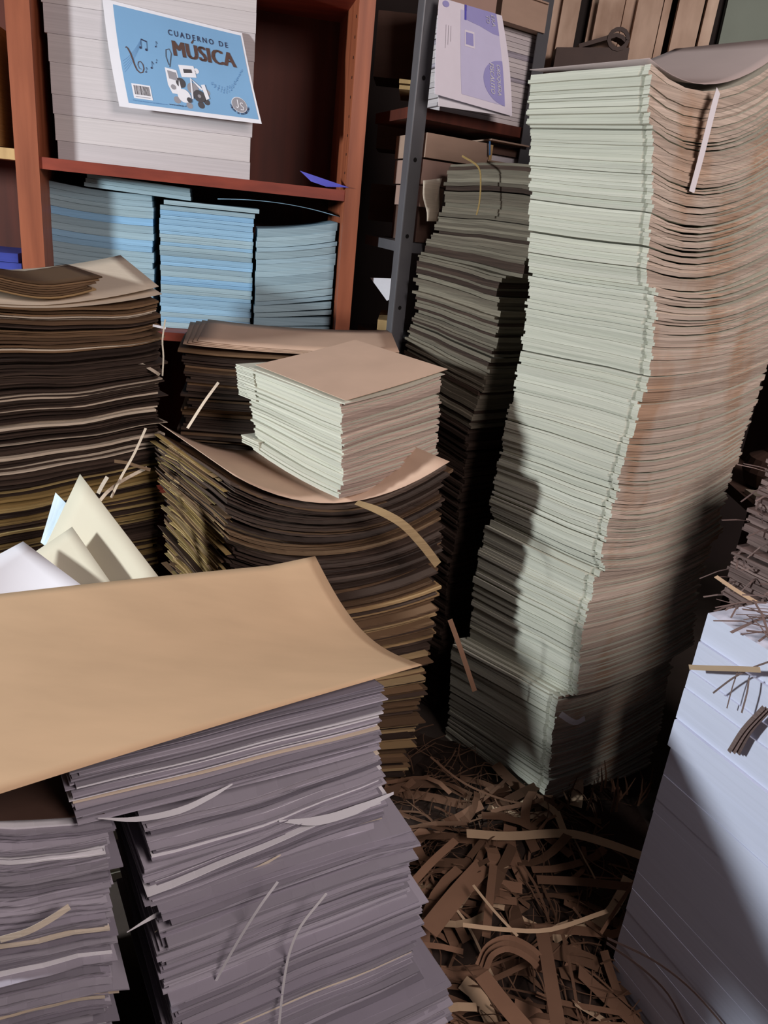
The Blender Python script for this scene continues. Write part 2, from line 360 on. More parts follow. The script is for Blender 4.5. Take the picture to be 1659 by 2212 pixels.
# ------------------------------------------------------------------ dark old stack behind the tall one
wB, zB = fit((.24, 2.08), 133, (887, 700))
B = [(0, .23, 2.10, 133, 38, .30, .25, 0, 0, 0, 0), (.80, .215, 2.09, 133, 38, .30, .25, .05, 0, 0, 0),
     (.95, .21, 2.08, 133, 38, .30, .25, .06, 0, 0, 0), (1.10, .235, 2.08, 133, 38, wB, .25, .05, 0, 0, 0), (1.20, .25, 2.08, 133, 38, wB, .25, .03, 0, 0, 0),
     (1.36, .225, 2.08, 133, 38, wB * .98, .25, .02, 0, 0, 0),
     (1.365, .285, 2.08, 133, 38, .385, .25, .02, 0, 0, 0), (1.45, .30, 2.09, 133, 38, .36, .25, 0, 0, 0, .0), (1.63, .30, 2.10, 133, 38, .33, .25, 0, 0, .01, .0)]
stack('paper_stack', 'dusty grey-brown card stack tied with string beside the steel post', 'paper stack', 0, 1.63, B, (.006, .011), lambda z, r: M['kraft_dark'] if z < .95 or r.random() < .15 else M['olive'], 21,  # lower sheets take a darker colour to paint the shade in the gap
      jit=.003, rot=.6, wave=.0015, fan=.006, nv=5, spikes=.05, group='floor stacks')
slip('string', [(1005, 338), (1040, 362), (1045, 400), (1042, 440), (1036, 465)], (.27, 2.06), 133, .005, M['straw'], 'thin string hanging down the dusty grey-brown stack', 'string', off=-.012)

# ------------------------------------------------------------------ centre kraft stack and the small cream stack on it
gC = (-.344, 1.626); gw, gz = fit(gC, 12, (970, 1005)); gl, glz = fit(gC, 130, (325, 918))
G = [(0, -.33, 1.63, 128, 13, .36, .47, 0, 0, 0, 0), (.25, -.33, 1.62, 128, 13, .36, .49, .0, .02, 0, -.01),
     (.50, -.34, 1.62, 128, 12, .37, .50, .02, .04, 0, -.035), (.62, -.345, 1.62, 128, 12, .38, .51, .03, .06, 0, -.055), (.72, -.345, 1.625, 129, 12, .39, gw, .03, .07, 0, -.065), (.90, gC[0], gC[1], 130, 12, min(gl, .42), gw, glz - .9, gz - .9, .0, -.085)]
def gm(z, rng):
    if z < .60: return rng.choices([M['kraft'], M['kraft_light'], M['kraft_dark']], [3, 2, 2])[0]
    return rng.choices([M['kraft_dark'], M['kraft']], [4, 1.2])[0]
gst = stack('paper_stack', 'sagging dark brown kraft stack under the small cream stack', 'paper stack', 0, .893, G, (.003, .0065), gm, 31, gapp=.35, gapk=.45, jit=.0045, rot=.9, wave=.0016,
      fan=.010, nu=6, nv=12, spikes=.18, group='floor stacks', fray=.6)
patch(topsheet(G, .90, .009, extra=lambda u, v: .012 * u * (1 - v)), 10, 16, .0012).solo('cover_sheet', M['kraft_top'], 'brown kraft sheet sagging under the small cream stack', 'sheet', smooth=True)
# pale trimmings along the left side of the kraft stack
rng = random.Random(5)
pG = poser(G)
for i in range(84):
    z = .885 - i * .0048 + rng.uniform(-.004, .004); p = pG(z); C = np.array([p['cx'], p['cy'], 0]); dl = dirv(p['al']); n = dirv(p['al'] + 90)
    u0 = rng.uniform(-.02, .35); u1 = rng.uniform(.7, 1.07); sl_ = rng.uniform(-.006, .012)
    pts = []
    for k in range(5):
        u = u0 + (u1 - u0) * k / 4; q = C + dl * p['wl'] * u + n * (.003 + rng.uniform(0, .008) * (1.8 if k == 4 else .6)); q[2] = z + p['tl'] * u + sl_ * (k / 4 - .5) + rng.uniform(-.0015, .0015); pts.append(q)
    o = MB().ribbon(pts, (0, 0, 1), rng.uniform(.006, .018), rng.uniform(.001, .003)).build('trim_strip', rng.choice([M['straw'], M['straw'], M['kraft_light'], M['kraft']]), None); under(o, gst)
slip('paper_strip', [(770, 1085), (812, 1092), (860, 1115), (900, 1155), (935, 1200)], (-.2, 1.60), 13, .020, M['kraft_light'], 'wide kraft strip curling down from the sagging stack', off=[.0, .03, .045, .05, .05],
     nrm=[np.array(q, float) for q in ((0, -.2, 1), (.2, -.6, .8), (.3, -.8, .6), (.2, -.9, .4), (.2, -.9, .4))])

hY = 1.66
hb, ht = aty(735, 1078, hY), aty(740, 870, hY); HZ0, HZ1 = hb[2], ht[2]
(hl0, hlz0), (hr0, hrz0) = fit(hb, 137, (548, 972)), fit(hb, 44, (935, 1008)); (hl1, hlz1), (hr1, hrz1) = fit(ht, 137, (533, 788)), fit(ht, 44, (955, 806))
Hh = [(HZ0, hb[0], hY, 137, 44, hl0, hr0, hlz0 - HZ0, hrz0 - HZ0, -.008, -.008), ((HZ0 + HZ1) / 2, (hb[0] + ht[0]) / 2 + .004, hY, 137, 44, (hl0 + hl1) / 2, (hr0 + hr1) / 2, (hlz1 + hlz0 - HZ0 - HZ1) / 2, (hrz0 + hrz1 - HZ0 - HZ1) / 2, 0, .004),
      (HZ1, ht[0], hY, 137, 44, hl1, hr1, hlz1 - HZ1, hrz1 - HZ1, 0, -.004)]
hst = stack('paper_stack', 'small square cream paper stack sitting on the sagging kraft stack', 'paper stack', HZ0, HZ1, Hh, (.004, .0065), [(M['pale'], 5), (M['tall'], 2)], 41, jit=.0025, rot=.5,
      wave=.0008, fan=.005, nu=6, nv=10, spikes=.04, rmat=M['pale_side'], gapf=lambda z: .25)
# staggered quire at its far left end
pH = poser(Hh)
for i in range(26):
    z = (HZ1 - .085 + i * .0037) if i < 22 else (HZ0 + .012 + (i - 22) * .006)
    p = pH(z); C = np.array([p['cx'], p['cy'], z]); dl, dr = dirv(137), dirv(44)
    C[2] += p['tl'] * .9; C = C + dl * (p['wl'] * .90 + rng.uniform(-.002, .002)) - dr * (.006 + rng.uniform(0, .003))
    under(MB().box(C, dl * .075, dr * .2, (0, 0, .0026 if i < 22 else .004)).build('sheet', M['pale']), hst)
hr_ = (1, ht[0] + .006, hY + .004, 137, 44, hl1 * .93, hr1 * 1.03, hlz1 - HZ1, hrz1 - HZ1 + .004, 0, -.002)
patch(topsheet([hr_, (2,) + hr_[1:]], HZ1, .005), 8, 10, .0012).solo(
    'cover_sheet', M['kraft_top'], 'flat pinkish-brown sheet on top of the small cream stack', 'sheet')

# ------------------------------------------------------------------ brown stack at the left with cream sheets
E_ = [(0, -.64, 1.98, -138, 132, .50, .26, 0, 0, 0, 0), (.6, -.632, 1.985, -138, 132, .50, .26, -.02, 0, 0, 0), (.85, -.626, 2.0, -138, 132, .50, .26, -.02, 0, .004, 0),
      (1.1, -.626, 2.0, -138, 132, .50, .26, -.015, 0, -.012, 0), (1.22, -.640, 2.0, -138, 132, .50, .26, -.01, .03, -.02, 0)]
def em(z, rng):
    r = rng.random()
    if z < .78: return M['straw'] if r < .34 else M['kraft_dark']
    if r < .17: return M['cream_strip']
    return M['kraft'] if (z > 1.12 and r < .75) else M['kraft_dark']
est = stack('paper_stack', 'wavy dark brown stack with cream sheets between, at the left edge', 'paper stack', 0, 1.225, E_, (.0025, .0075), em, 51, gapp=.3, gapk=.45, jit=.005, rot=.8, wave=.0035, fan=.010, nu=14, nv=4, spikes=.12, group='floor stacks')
def esheet(z, u0, u1, d, lift, mat, label, th=.0015, v0=0, dv=.24, curl=None):
    p = poser(E_)(min(z, 1.22)); C = np.array([p['cx'], p['cy'], 0]); dl, dr = dirv(-138), dirv(132)
    def fn(u, v):
        uu = u0 + (u1 - u0) * u; q = C + dl * (.5 * uu) + dr * (v0 + dv * v) + dirv(-48) * d
        q[2] = z + p['sl'] * 4 * uu * (1 - uu) + p['tl'] * uu + (lift(uu, v)); return q
    return patch(fn, 14, 6, th).solo('paper_sheet', mat, label, 'sheet', smooth=True)
esheet(1.236, -.02, .9, .004, lambda u, v: .035 * max(0, .55 - u) + .05 * v, M['cream_strip'], 'loose cream sheet on the right top corner of the wavy brown stack')
esheet(1.231, -.03, .9, .012, lambda u, v: .012 * max(0, .5 - u) + .03 * v, M['cream_strip'], 'cream sheet second from the top of the wavy brown stack')
for i in range(7):
    esheet(1.262 + i * .0052, .36 - .016 * i if i > 2 else .30 + .02 * i, 1.0, .006 - .001 * i, lambda u, v, i=i: .02 * (u - .6) ** 2 + .01 * math.sin(9 * u) - (.05 * max(0, .42 - u) if i > 3 else 0),
           M['kraft'] if i else M['kraft_light'], ['curved light kraft sheet lowest of the brown sheets on the wavy stack', 'second', 'third', 'fourth', 'fifth', 'sixth', 'seventh'][i] if not i else
           'bowed brown kraft sheet, %s from the bottom of the sheets on the wavy stack' % ['', 'second', 'third', 'fourth', 'fifth', 'sixth', 'seventh'][i], th=.004, dv=.2 + .008 * i)
def thin(pxs, Y, w, mat, label, name='paper_strip', nrm=(0, -1, .2), group=None):
    pts = [aty(x, y, Y[i] if hasattr(Y, '__len__') else Y) for i, (x, y) in enumerate(pxs)]
    return MB().ribbon(smooth_path(pts), nrm, w).solo(name, mat, label, 'paper strip', group)
thin([(357, 690), (351, 735), (353, 770), (351, 812)], 1.95, .004, M['cream_strip'], 'thin upright cream strip at the corner of the wavy stack')
thin([(330, 703), (345, 706), (358, 709)], 1.96, .006, M['white_sheet'], 'short white strip poking out of the wavy stack')
thin([(255, 778), (300, 785), (330, 800), (345, 810)], 1.97, .008, M['cream_strip'], 'curling pale strip on the front of the wavy stack')
thin([(315, 925), (290, 980), (262, 1030), (240, 1075)], [1.80, 1.76, 1.74, 1.72], .006, M['cream_strip'], 'long straight pale strip leaning beside the pointed cream sheet')
thin([(318, 1010), (270, 1035), (235, 1060), (213, 1085)], [1.82, 1.78, 1.72, 1.70], .008, M['cream_strip'], 'broad pale strip crossing behind the pointed cream sheet')
thin([(247, 996), (275, 1000), (300, 1008), (325, 1015)], 1.80, .008, M['kraft'], 'short brown strip between the wavy stack and the kraft stack')
thin([(232, 1030), (220, 1050), (212, 1066)], 1.72, .009, M['cream_strip'], 'short pale strip end beside the pointed cream sheet')

# ------------------------------------------------------------------ flat kraft stack behind, in front of the bookcase
F_ = [(0, -.57, 2.04, 100, 10, .24, .55, 0, 0, 0, 0), (.95, -.57, 2.04, 100, 10, .24, .56, 0, .0, 0, 0), (1.02, -.575, 2.04, 100, 10, .24, .56, .0, .0, 0, -.006), (1.11, -.57, 2.04, 100, 10, .24, .57, .02, .01, 0, -.008)]
fst = stack('paper_stack', 'flat brown stack standing right in front of the bookcase', 'paper stack', 0, 1.10, F_, (.005, .009), [(M['kraft_dark'], 5), (M['kraft'], 1.2), (M['cream_strip'], .25)], 61, jit=.005, rot=.7, wave=.002, fan=.01, nu=4, nv=12, spikes=.12, group='floor stacks')
for i in range(4):
    rr = [(1, -.575 + .012 * i, 2.03 + .004 * i, 101 - i, 10 - i * .7, .245, .575 - .012 * i, .02, .014, 0, -.010)] * 2
    rr = [rr[0], (2,) + rr[0][1:]]
    patch(topsheet(rr, 1.112 + .0035 * i, .002), 6, 12, .0022).solo('cover_sheet', M['kraft_top'], ['lowest', 'second', 'third', 'topmost'][i] + ' pinkish kraft sheet lying on the flat stack before the bookcase', 'sheet', smooth=True)
thin([(472, 826), (440, 870), (405, 925)], [1.99, 1.95, 1.92], .007, M['cream_strip'], 'lone slanting strip leaning on the flat brown stack')

# ------------------------------------------------------------------ foreground white stack under the big kraft sheet
J1 = [(.665, .033, 1.04, -148, 122, .465, .41, .022, 0, -.004, -.0), (.80, .029, 1.04, -148, 122, .465, .41, 0, .0, 0, -.03)]
J = [(0, .222, 1.025, -149, 121, .47, .41, 0, 0, 0, 0), (.16, .220, 1.025, -149, 121, .46, .41, 0, 0, 0, 0), (.165, .140, 1.035, -149, 121, .44, .41, 0, 0, 0, 0),
     (.36, .138, 1.035, -149, 121, .44, .41, .0, 0, 0, 0), (.365, .112, 1.035, -149, 121, .43, .41, .0, 0, 0, 0), (.50, .108, 1.04, -149, 121, .43, .41, .01, 0, .01, 0),
     (.505, .055, 1.04, -148, 122, .40, .41, -.03, 0, .012, 0), (.59, .046, 1.04, -148, 122, .39, .41, -.025, 0, .0, 0), (.595, .038, 1.04, -148, 122, .38, .41, -.01, 0, -.012, 0), (.665, .034, 1.04, -148, 122, .38, .41, .0, 0, -.008, 0)]
def jm(z, rng): return rng.choices([M['white_edges'], M['white_sheet'], M['cream_strip']], [8, .6, .35])[0]
jst = stack('paper_stack', 'untidy greyish-white paper stack under the large kraft sheet, in front', 'paper stack', 0, .66, J, (.002, .0048), jm, 71, jit=.0035, rot=.35, wave=.0025, fan=.008, gapp=.5, gapk=.55, nu=12, nv=4, spikes=.10, fray=.7, group='floor stacks')
stack('', '', '', .672, .795, J1, (.002, .0038), jm, 72, jit=.003, rot=.4, wave=.0012, fan=.005, gapp=.45, gapk=.5, nu=12, nv=5, spikes=.08, root=jst, fray=.6)
K = [(0, -.345, .80, -155, 122, .19, .40, 0, 0, 0, 0), (.45, -.34, .81, -155, 122, .19, .40, .02, 0, 0, 0), (.54, -.345, .81, -155, 122, .19, .40, .03, 0, 0, 0), (.545, -.332, .812, -155, 122, .19, .40, .03, 0, 0, 0), (.69, -.331, .815, -155, 122, .19, .38, .04, -.02, -.004, 0)]
stack('paper_stack', 'ragged grey-white paper stack in the lower left corner', 'paper stack', 0, .682, K, (.002, .005), lambda z, r: r.choices([M['white_edges'], M['white_sheet'], M['cream_strip']], [8, .8, .6 if z < .54 else .1])[0], 81,
      jit=.0045, rot=.8, wave=.0025, fan=.010, gapp=.5, gapk=.5, nu=9, nv=4, spikes=.14, fray=1.0, group='floor stacks')
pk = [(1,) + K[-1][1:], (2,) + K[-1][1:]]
patch(topsheet(pk, .686, .008), 5, 6, .0012).solo('cover_sheet', M['leather'], 'added dark brown sheet on the ragged stack, standing in for shade under the large kraft sheet', 'sheet')  # added sheet, its dark colour paints the shade beneath the kraft overhang
# big kraft sheet
A0, A1 = atz(-560, 1352, .805), atz(680, 1213, .815)
B0, B1 = atz(-560, 1885, .835), atz(912, 1437, .805)
def big(u, v):
    q = lerp(lerp(A0, A1, u), lerp(B0, B1, u), v)
    q = q + np.array([0, 0, 1]) * (-.048 * math.sin(math.pi * v) * u ** 1.5 + .006 * math.sin(3.1 * u) - .006 * max(0, v - .8) / .2 * (1 - u) + .012 * max(0, u - .9) / .1 * (1 - v) ** 2)
    return q
patch(big, 40, 26, .0008).solo('kraft_sheet', M['kraft_sheet'], 'large smooth tan kraft sheet draped over the foreground white stack', 'sheet', smooth=True)
# sheets sticking out of the front stack
def jsheet(pxs, w, mat, label, off=.006):
    return slip('paper_sheet', pxs, (.04, 1.04), 32, [w * math.sin(math.pi * (k + .12) / (len(pxs) - .6)) for k in range(len(pxs))], mat, label, 'sheet', off=off)
jsheet([(210, 1763), (290, 1757), (380, 1735), (450, 1708), (500, 1690)], .012, M['white_sheet'], 'bright white sheet edge bowing out of the foreground stack', [.004, .012, .016, .012, .004])
jsheet([(600, 1770), (680, 1762), (760, 1735), (840, 1700)], .022, M['white_sheet'], 'crumpled pale sheet poking out at the right of the foreground stack', [.004, .012, .016, .016])
jsheet([(330, 2000), (430, 1930), (520, 1880), (600, 1835)], .012, M['cream_strip'], 'long pale strip slanting across the foreground stack', .012)
jsheet([(270, 2000), (340, 1960), (430, 1925), (500, 1900)], .012, M['white_sheet'], 'folded sheet edge low on the left of the foreground stack', .012)
jsheet([(340, 2190), (450, 2130), (560, 2075), (640, 2040)], .012, M['cream_strip'], 'pale strip slanting across the bottom of the foreground stack', .014)
thin([(600, 1905), (560, 1960), (510, 2040), (460, 2130), (420, 2200)], [.86, .85, .845, .84, .835], .004, M['white_sheet'], 'left of two thin strings of paper hanging before the front stack')
thin([(705, 1930), (650, 2000), (625, 2060), (612, 2130), (603, 2212)], [.9, .89, .885, .88, .875], .004, M['white_sheet'], 'right of two thin strings of paper hanging before the front stack')
thin([(0, 2030), (60, 2012), (110, 1985), (150, 1958)], [.72, .73, .745, .76], .009, M['cream_strip'], 'pale strip jutting from the ragged lower left stack')

# ------------------------------------------------------------------ pointed cream sheets between the stacks
S = [(0, -.62, 1.27, 118, 28, .27, .28, 0, 0, 0, 0), (.7, -.62, 1.27, 118, 28, .27, .28, 0, 0, 0, 0)]
stack('paper_stack', 'half hidden cream stack carrying the pointed sheets', 'paper stack', 0, .62, S, (.02, .03), [(M['cream_sheet'], 1)], 91, jit=.004, nu=3, nv=3, group='floor stacks')
def quad(p, bow=0.0):
    p = [np.array(q) for q in p]; n = np.cross(p[1] - p[0], p[3] - p[0]); n /= np.linalg.norm(n)
    return lambda u, v: lerp(lerp(p[0], p[1], u), lerp(p[3], p[2], u), v) + n * bow * math.sin(math.pi * u) * math.sin(math.pi * v)
patch(quad([aty(173, 1024, 1.60), aty(352, 1258, 1.37), aty(230, 1440, 1.26), aty(60, 1260, 1.46)], .008), 8, 8, .0012).solo('paper_sheet', M['cream_sheet'], 'tallest pointed cream sheet standing up behind the kraft sheet', 'sheet', smooth=True)
patch(quad([aty(156, 1138, 1.47), aty(246, 1268, 1.34), aty(120, 1460, 1.22), aty(20, 1230, 1.40)], .006), 8, 8, .0012).solo('paper_sheet', M['cream_sheet'], 'middle pale sheet leaning below the pale blue card', 'sheet', smooth=True)
patch(quad([aty(50, 1170, 1.40), aty(187, 1272, 1.29), aty(60, 1480, 1.17), aty(-120, 1260, 1.26)], .006), 8, 8, .0012).solo('paper_sheet', M['white_sheet'], 'frontmost greyish cream sheet at the left edge behind the kraft sheet', 'sheet', smooth=True)
patch(quad([aty(120, 1064, 1.62), aty(148, 1092, 1.60), aty(112, 1190, 1.52), aty(88, 1172, 1.54)], .003), 5, 5, .001).solo('card', M['blue_card'], 'small bright pale blue card standing beside the pointed cream sheet', 'card')

# ------------------------------------------------------------------ white block stack at the right
L_ = [(0, .585, 1.19, -62, 28, .58, .42, 0, 0, 0, 0), (.55, .580, 1.20, -62, 28, .58, .42, 0, 0, 0, 0), (.60, .583, 1.20, -62, 28, .58, .42, 0, 0, 0, 0), (.603, .573, 1.20, -62, 28, .58, .42, 0, 0, 0, 0), (.9, .592, 1.225, -62, 28, .58, .42, 0, 0, 0, 0)]
stack('paper_stack', 'clean white paper block stack at the lower right edge', 'paper stack', 0, .895, L_, (.03, .07), [(M['white_block'], 1)], 101, jit=.0006, rot=.05, nu=6, nv=4, fan=.001, gapp=.03, part='ream', group='floor stacks')
Mm = [(0, .975, 1.47, 118, 28, .25, .40, 0, 0, 0, 0), (.7, .965, 1.47, 118, 28, .25, .40, 0, 0, 0, 0), (.80, .945, 1.465, 118, 28, .25, .40, 0, .0, 0, 0), (1.10, .965, 1.47, 118, 28, .23, .40, 0, .02, 0, 0)]
mst = stack('paper_stack', 'shaggy brown stack of trimmed paper behind the white block stack', 'paper stack', 0, 1.07, Mm, (.005, .010), [(M['brown_trim'], 1)], 111, jit=.005, rot=2.0, wave=.002, fan=.012, nu=5, nv=6, spikes=.3, group='floor stacks')
rng = random.Random(8)
for i in range(90):
    z = rng.uniform(.72, 1.07); p = poser(Mm)(z); C = np.array([p['cx'], p['cy'], z]) + dirv(118) * rng.uniform(0, .24)
    d = dirv(208 + rng.uniform(-50, 70)) * rng.uniform(.03, .09) + np.array([0, 0, rng.uniform(-.05, .02)])
    under(MB().ribbon([C + dirv(28) * .02, C + d * .5 + np.array([0, 0, .004]), C + d], (0, 0, 1), rng.uniform(.002, .006), .001).build('trim_strip', M['brown_trim']), mst)
m = MB()
for i in range(240):                         # shavings spilling over the top of the white block
    q = np.array([.592, 1.225, .897]) + dirv(-62) * rng.uniform(.03, .5) + dirv(28) * min(.4, abs(rng.gauss(.0, .16))); q[2] += rng.uniform(.001, .03)
    d = dirv(rng.uniform(150, 300)) * rng.uniform(.02, .07); d[2] = rng.uniform(-.008, .008)
    s_ = MB().ribbon([q - d, q + np.array([0, 0, .006]), q + d], (0, 0, 1), rng.uniform(.0015, .006), .0008); b_ = len(m.v); m.v += s_.v; m.f += [tuple(b_ + k for k in f) for f in s_.f]
o = m.solo('paper_trimmings', M['brown_trim'], 'brown paper shavings spilled on top of the white block stack', 'paper waste'); o['kind'] = 'stuff'
def lslip(pxs, w, mat, label, off=.02): return slip('paper_strip', pxs, (.585, 1.20), -62, w, mat, label, off=off)
lslip([(1515, 1435), (1560, 1437), (1610, 1438), (1670, 1440)], .009, M['strip_light'], 'stiff straw coloured strip lying across the white block stack', .03)
lslip([(1560, 1492), (1600, 1462), (1640, 1440), (1680, 1425)], .003, M['brown_trim'], 'thin dark strip slanting over the white block stack', .022)
lslip([(1588, 1525), (1600, 1480), (1612, 1445)], .002, M['brown_trim'], 'short hair-thin strip hanging on the white block stack', .02)
lslip([(1620, 1535), (1632, 1490), (1636, 1460)], .003, M['brown_trim'], 'bent dark strip hanging on the white block stack', .02)
for k, t in enumerate(('upper', 'middle', 'lower')):
    lslip([(1594 + 7 * k, 1618 + 3 * k), (1625 + 5 * k, 1570 + 3 * k), (1670 + 4 * k, 1522 + 3 * k)], .007, M['brown_trim'], t + ' of three brown strips hanging over the white block stack', .022 - .003 * k)
thin([(1546, 1245), (1590, 1275), (1640, 1305), (1680, 1330)], [1.40, 1.36, 1.33, 1.30], .010, M['strip_light'], 'pale pinkish strip lying before the shaggy brown stack', nrm=(0, -.5, 1))
lslip([(1352, 2010), (1430, 2060), (1500, 2120), (1560, 2190), (1590, 2230)], .005, M['brown_trim'], 'upper dark strip trailing over the shaded side of the white block', [.05, .03, .02, .015, .015])
lslip([(1350, 2020), (1410, 2080), (1460, 2140), (1500, 2225)], .006, M['brown_trim'], 'lower dark strip trailing over the shaded side of the white block', [.05, .03, .02, .015])

# ------------------------------------------------------------------ bookcase
BA = 13.0
BQ = np.array([-.2135, 2.45])                  # inner front edge of the right upright
bx_, by_, up_ = dirv(BA), dirv(BA + 90), np.array([0, 0, 1.0])
def bk(px, py, back=0.0):
    Q = BQ + by_[:2] * back; return onv(px, py, Q, BA)
xR = 0.0; xLi = -(np.linalg.norm((bk(93, 500) - np.array([BQ[0], BQ[1], 0]))[:2]))
O = np.array([BQ[0], BQ[1], 0])
bc = thing('bookcase', 'red-brown wooden bookcase against the back wall at the left', 'bookcase', O + bx_ * (xLi / 2))
D = .40
upr = MB().box(O, bx_ * .045, by_ * D, up_ * 2.45).build('upright', M['wood'], bc)
MB().box(O + bx_ * (xLi - .06), bx_ * .06, by_ * D, up_ * 2.45).build('upright', M['wood'], bc)
MB().box(O + bx_ * (xLi - .95), bx_ * .06, by_ * D, up_ * 2.45).build('upright', M['wood'], bc)
MB().box(O + bx_ * (xLi - .95) + by_ * D, bx_ * (.995 - xLi), by_ * .012, up_ * 2.45).build('back_panel', M['wood_dark'], bc)
zs = 1.527
def board(z, th, x0=None, x1=None, m='wood_h', inset=.005): return MB().box(O + bx_ * (x0 if x0 is not None else xLi) + by_ * inset + up_ * z, bx_ * ((x1 if x1 is not None else 0) - (x0 if x0 is not None else xLi)), by_ * (D - inset), up_ * th).build('shelf', M[m], bc)
board(zs - .022, .03); board(1.06, .025); board(.55, .025); board(.06, .025); board(2.40, .03)
board(2.03, .025)
board(1.52, .028, xLi - .89, xLi - .06, 'pale_wood'); board(1.06, .025, xLi - .89, xLi - .06); board(2.03, .025, xLi - .89, xLi - .06)
for k in range(9):
    MB().box(O + by_ * .035 + up_ * (1.58 + .05 * k) - bx_ * .0005, -bx_ * .0006, by_ * .007, up_ * .007).build('pin_hole', M['hole'], upr)

# white stack of reams on the shelf
zw0 = zs + .009
def wstack():
    a = bk(125, 325, .06); b = bk(540, 373, .06); wdt = np.linalg.norm((b - a)[:2])
    root = thing('paper_stack', 'white paper stack on the upper bookcase shelf behind the poster', 'paper stack', tuple((a + by_ * .12)[:2] + bx_[:2] * wdt / 2) + (zw0,))
    rng = random.Random(3); z = zw0
    while z < 2.02:
        t = min(rng.uniform(.035, .085), 2.028 - z)
        if t < .006: break
        lean = (z - zw0); x0 = - lean * .055 + rng.uniform(-.002, .002); x1 = wdt + lean * .005 + rng.uniform(-.002, .002)
        MB().box(np.array([a[0], a[1], z]) + bx_ * x0 + by_ * rng.uniform(-.0008, .0008), bx_ * (x1 - x0), by_ * .235, up_ * (t - .0006)).build('ream', M['white_shelf'], root)
        z += t
    return root
wst = wstack()

# blue notebook stacks: every notebook is a thing
ORD = 'topmost second third fourth fifth sixth seventh eighth ninth tenth eleventh twelfth thirteenth fourteenth fifteenth sixteenth seventeenth eighteenth nineteenth twentieth'.split()
def ordinal(k): return ORD[k] if k < 20 else 'twenty-' + ['first', 'second', 'third', 'fourth', 'fifth', 'sixth', 'seventh', 'eighth', 'ninth'][k - 20]
def notebooks(px0, px1, ytop, zbot, label, group, mats, seed, back, tilt=0, bow=0, th=(.012, .022), dep=.2, ztop=None):
    rng = random.Random(seed)
    a, b = bk(px0, ytop, back), bk(px1, ytop, back); z = zbot; zt = ztop or (a[2] + b[2]) / 2; W_ = np.linalg.norm((b - a)[:2])
    made = []
    while z < zt - .004:
        t = min(rng.uniform(*th), zt - z + .002); x0 = rng.uniform(-.002, .002); wd = W_ + rng.uniform(-.003, .002); yy = rng.uniform(-.003, .003); m = MB()
        n = 9; f = (z - zbot) / max(.01, zt - zbot)
        for k in range(n + 1):
            u = k / n; dz = tilt * u * min(1, f * 2.5 + .25) + bow * 4 * u * (1 - u) * f
            for (y_, zz) in ((yy, 0), (yy + dep, 0), (yy + dep, t - .0008), (yy, t - .0008)):
                q = np.array([a[0], a[1], 0]) + bx_ * (x0 + wd * u) + by_ * y_; m.v.append((q[0], q[1], z + dz + zz))
        for k in range(n):
            o = 4 * k
            for j in range(4): m.f.append((o + j, o + (j + 1) % 4, o + 4 + (j + 1) % 4, o + 4 + j))
        m.f.append((3, 2, 1, 0)); e = 4 * n; m.f.append((e, e + 1, e + 2, e + 3))
        made.append(m.solo('notebook', rng.choices(mats, [3, 1.3])[0], label, 'notebook', group))
        z += t
    for k, o in enumerate(reversed(made)): o['label'] = ordinal(k) + ' ' + label
zl = 1.086
def topz(px, py, back): return bk(px, py, back)[2]
notebooks(95, 330, 405, zl, 'light blue notebook, counted from the top, in the left bookcase stack', 'notebooks in the left blue stack', [M['blue_grey'], M['blue']], 1, .12, tilt=-.012, bow=-.008, ztop=topz(95, 388, .12))
zm = topz(450, 452, .09)
notebooks(345, 550, 446, zl, 'light blue notebook, counted from the top, in the middle bookcase stack', 'notebooks in the middle blue stack', [M['blue'], M['blue_grey']], 2, .09, th=(.009, .018), ztop=zm)
notebooks(556, 728, 490, zl, 'grey-blue bowed notebook, counted from the top, in the right bookcase stack', 'notebooks in the right blue stack', [M['blue_grey'], M['blue_grey']], 3, .06, tilt=.04, bow=-.006, th=(.012, .026), ztop=topz(556, 492, .06))
for i in range(3):
    a, b = bk(182 + 3 * i, 402 - 9 * i, .10), bk(412 - i, 434 - 9 * i, .10)
    MB().box(a, b - a, by_ * .18, up_ * .011).solo('notebook', M['blue_grey'], ['lowest', 'middle', 'topmost'][i] + ' of three thin blue notebooks slanting on the left blue stack', 'notebook', 'slanting notebooks')
a, b = bk(354, 450, .08), bk(560, 458, .08)
MB().box((a[0], a[1], zm + .002), bx_ * np.linalg.norm((b - a)[:2]), by_ * .18, up_ * .012).solo('notebook', M['blue_grey'], 'grey-blue notebook lying crosswise on the middle blue stack', 'notebook')
def cov(u, v):
    p = bk(lerp(470, 738, u), 430 + 40 * u ** 2.2, .075); return np.array([p[0], p[1], p[2]]) + by_ * .18 * v
patch(cov, 14, 4, .0015).solo('cover_sheet', M['blue'], 'thin blue cover sheet bridging the middle and right blue stacks', 'sheet', smooth=True)
# violet flyer on the shelf
patch(quad([bk(648, 369, .06), bk(753, 405, -.012), bk(705, 403, .0), bk(672, 392, .03)], 0), 5, 4, .001).solo('flyer', M['violet'], 'violet flyer lying on the upper bookcase shelf end', 'flyer')
# left bay: blue-violet notebooks
QL = bk(20, 500, .03)
for k in range(7):
    p = bk(38, 545, .05); MB().box(np.array([p[0], p[1], 1.088 + .0265 * k]) - bx_ * (.25 - .004 * (k % 3)), bx_ * .25, by_ * .2, up_ * .025).solo('notebook', M['purple'], ordinal(6 - k) + ' blue-violet notebook of the pile in the left bookcase bay', 'notebook', 'blue-violet notebooks')
for k in range(2):
    p = bk(-14, 40, .06); MB().box(np.array([p[0], p[1], 1.552]) - bx_ * (.03 + .05 * k), bx_ * .022, by_ * .2, up_ * (.30 - .04 * k)).solo('book', M['straw'], ['pale yellowish folder standing in the left bookcase bay at the frame edge', 'shorter pale folder beside it in the left bookcase bay'][k], 'folder')

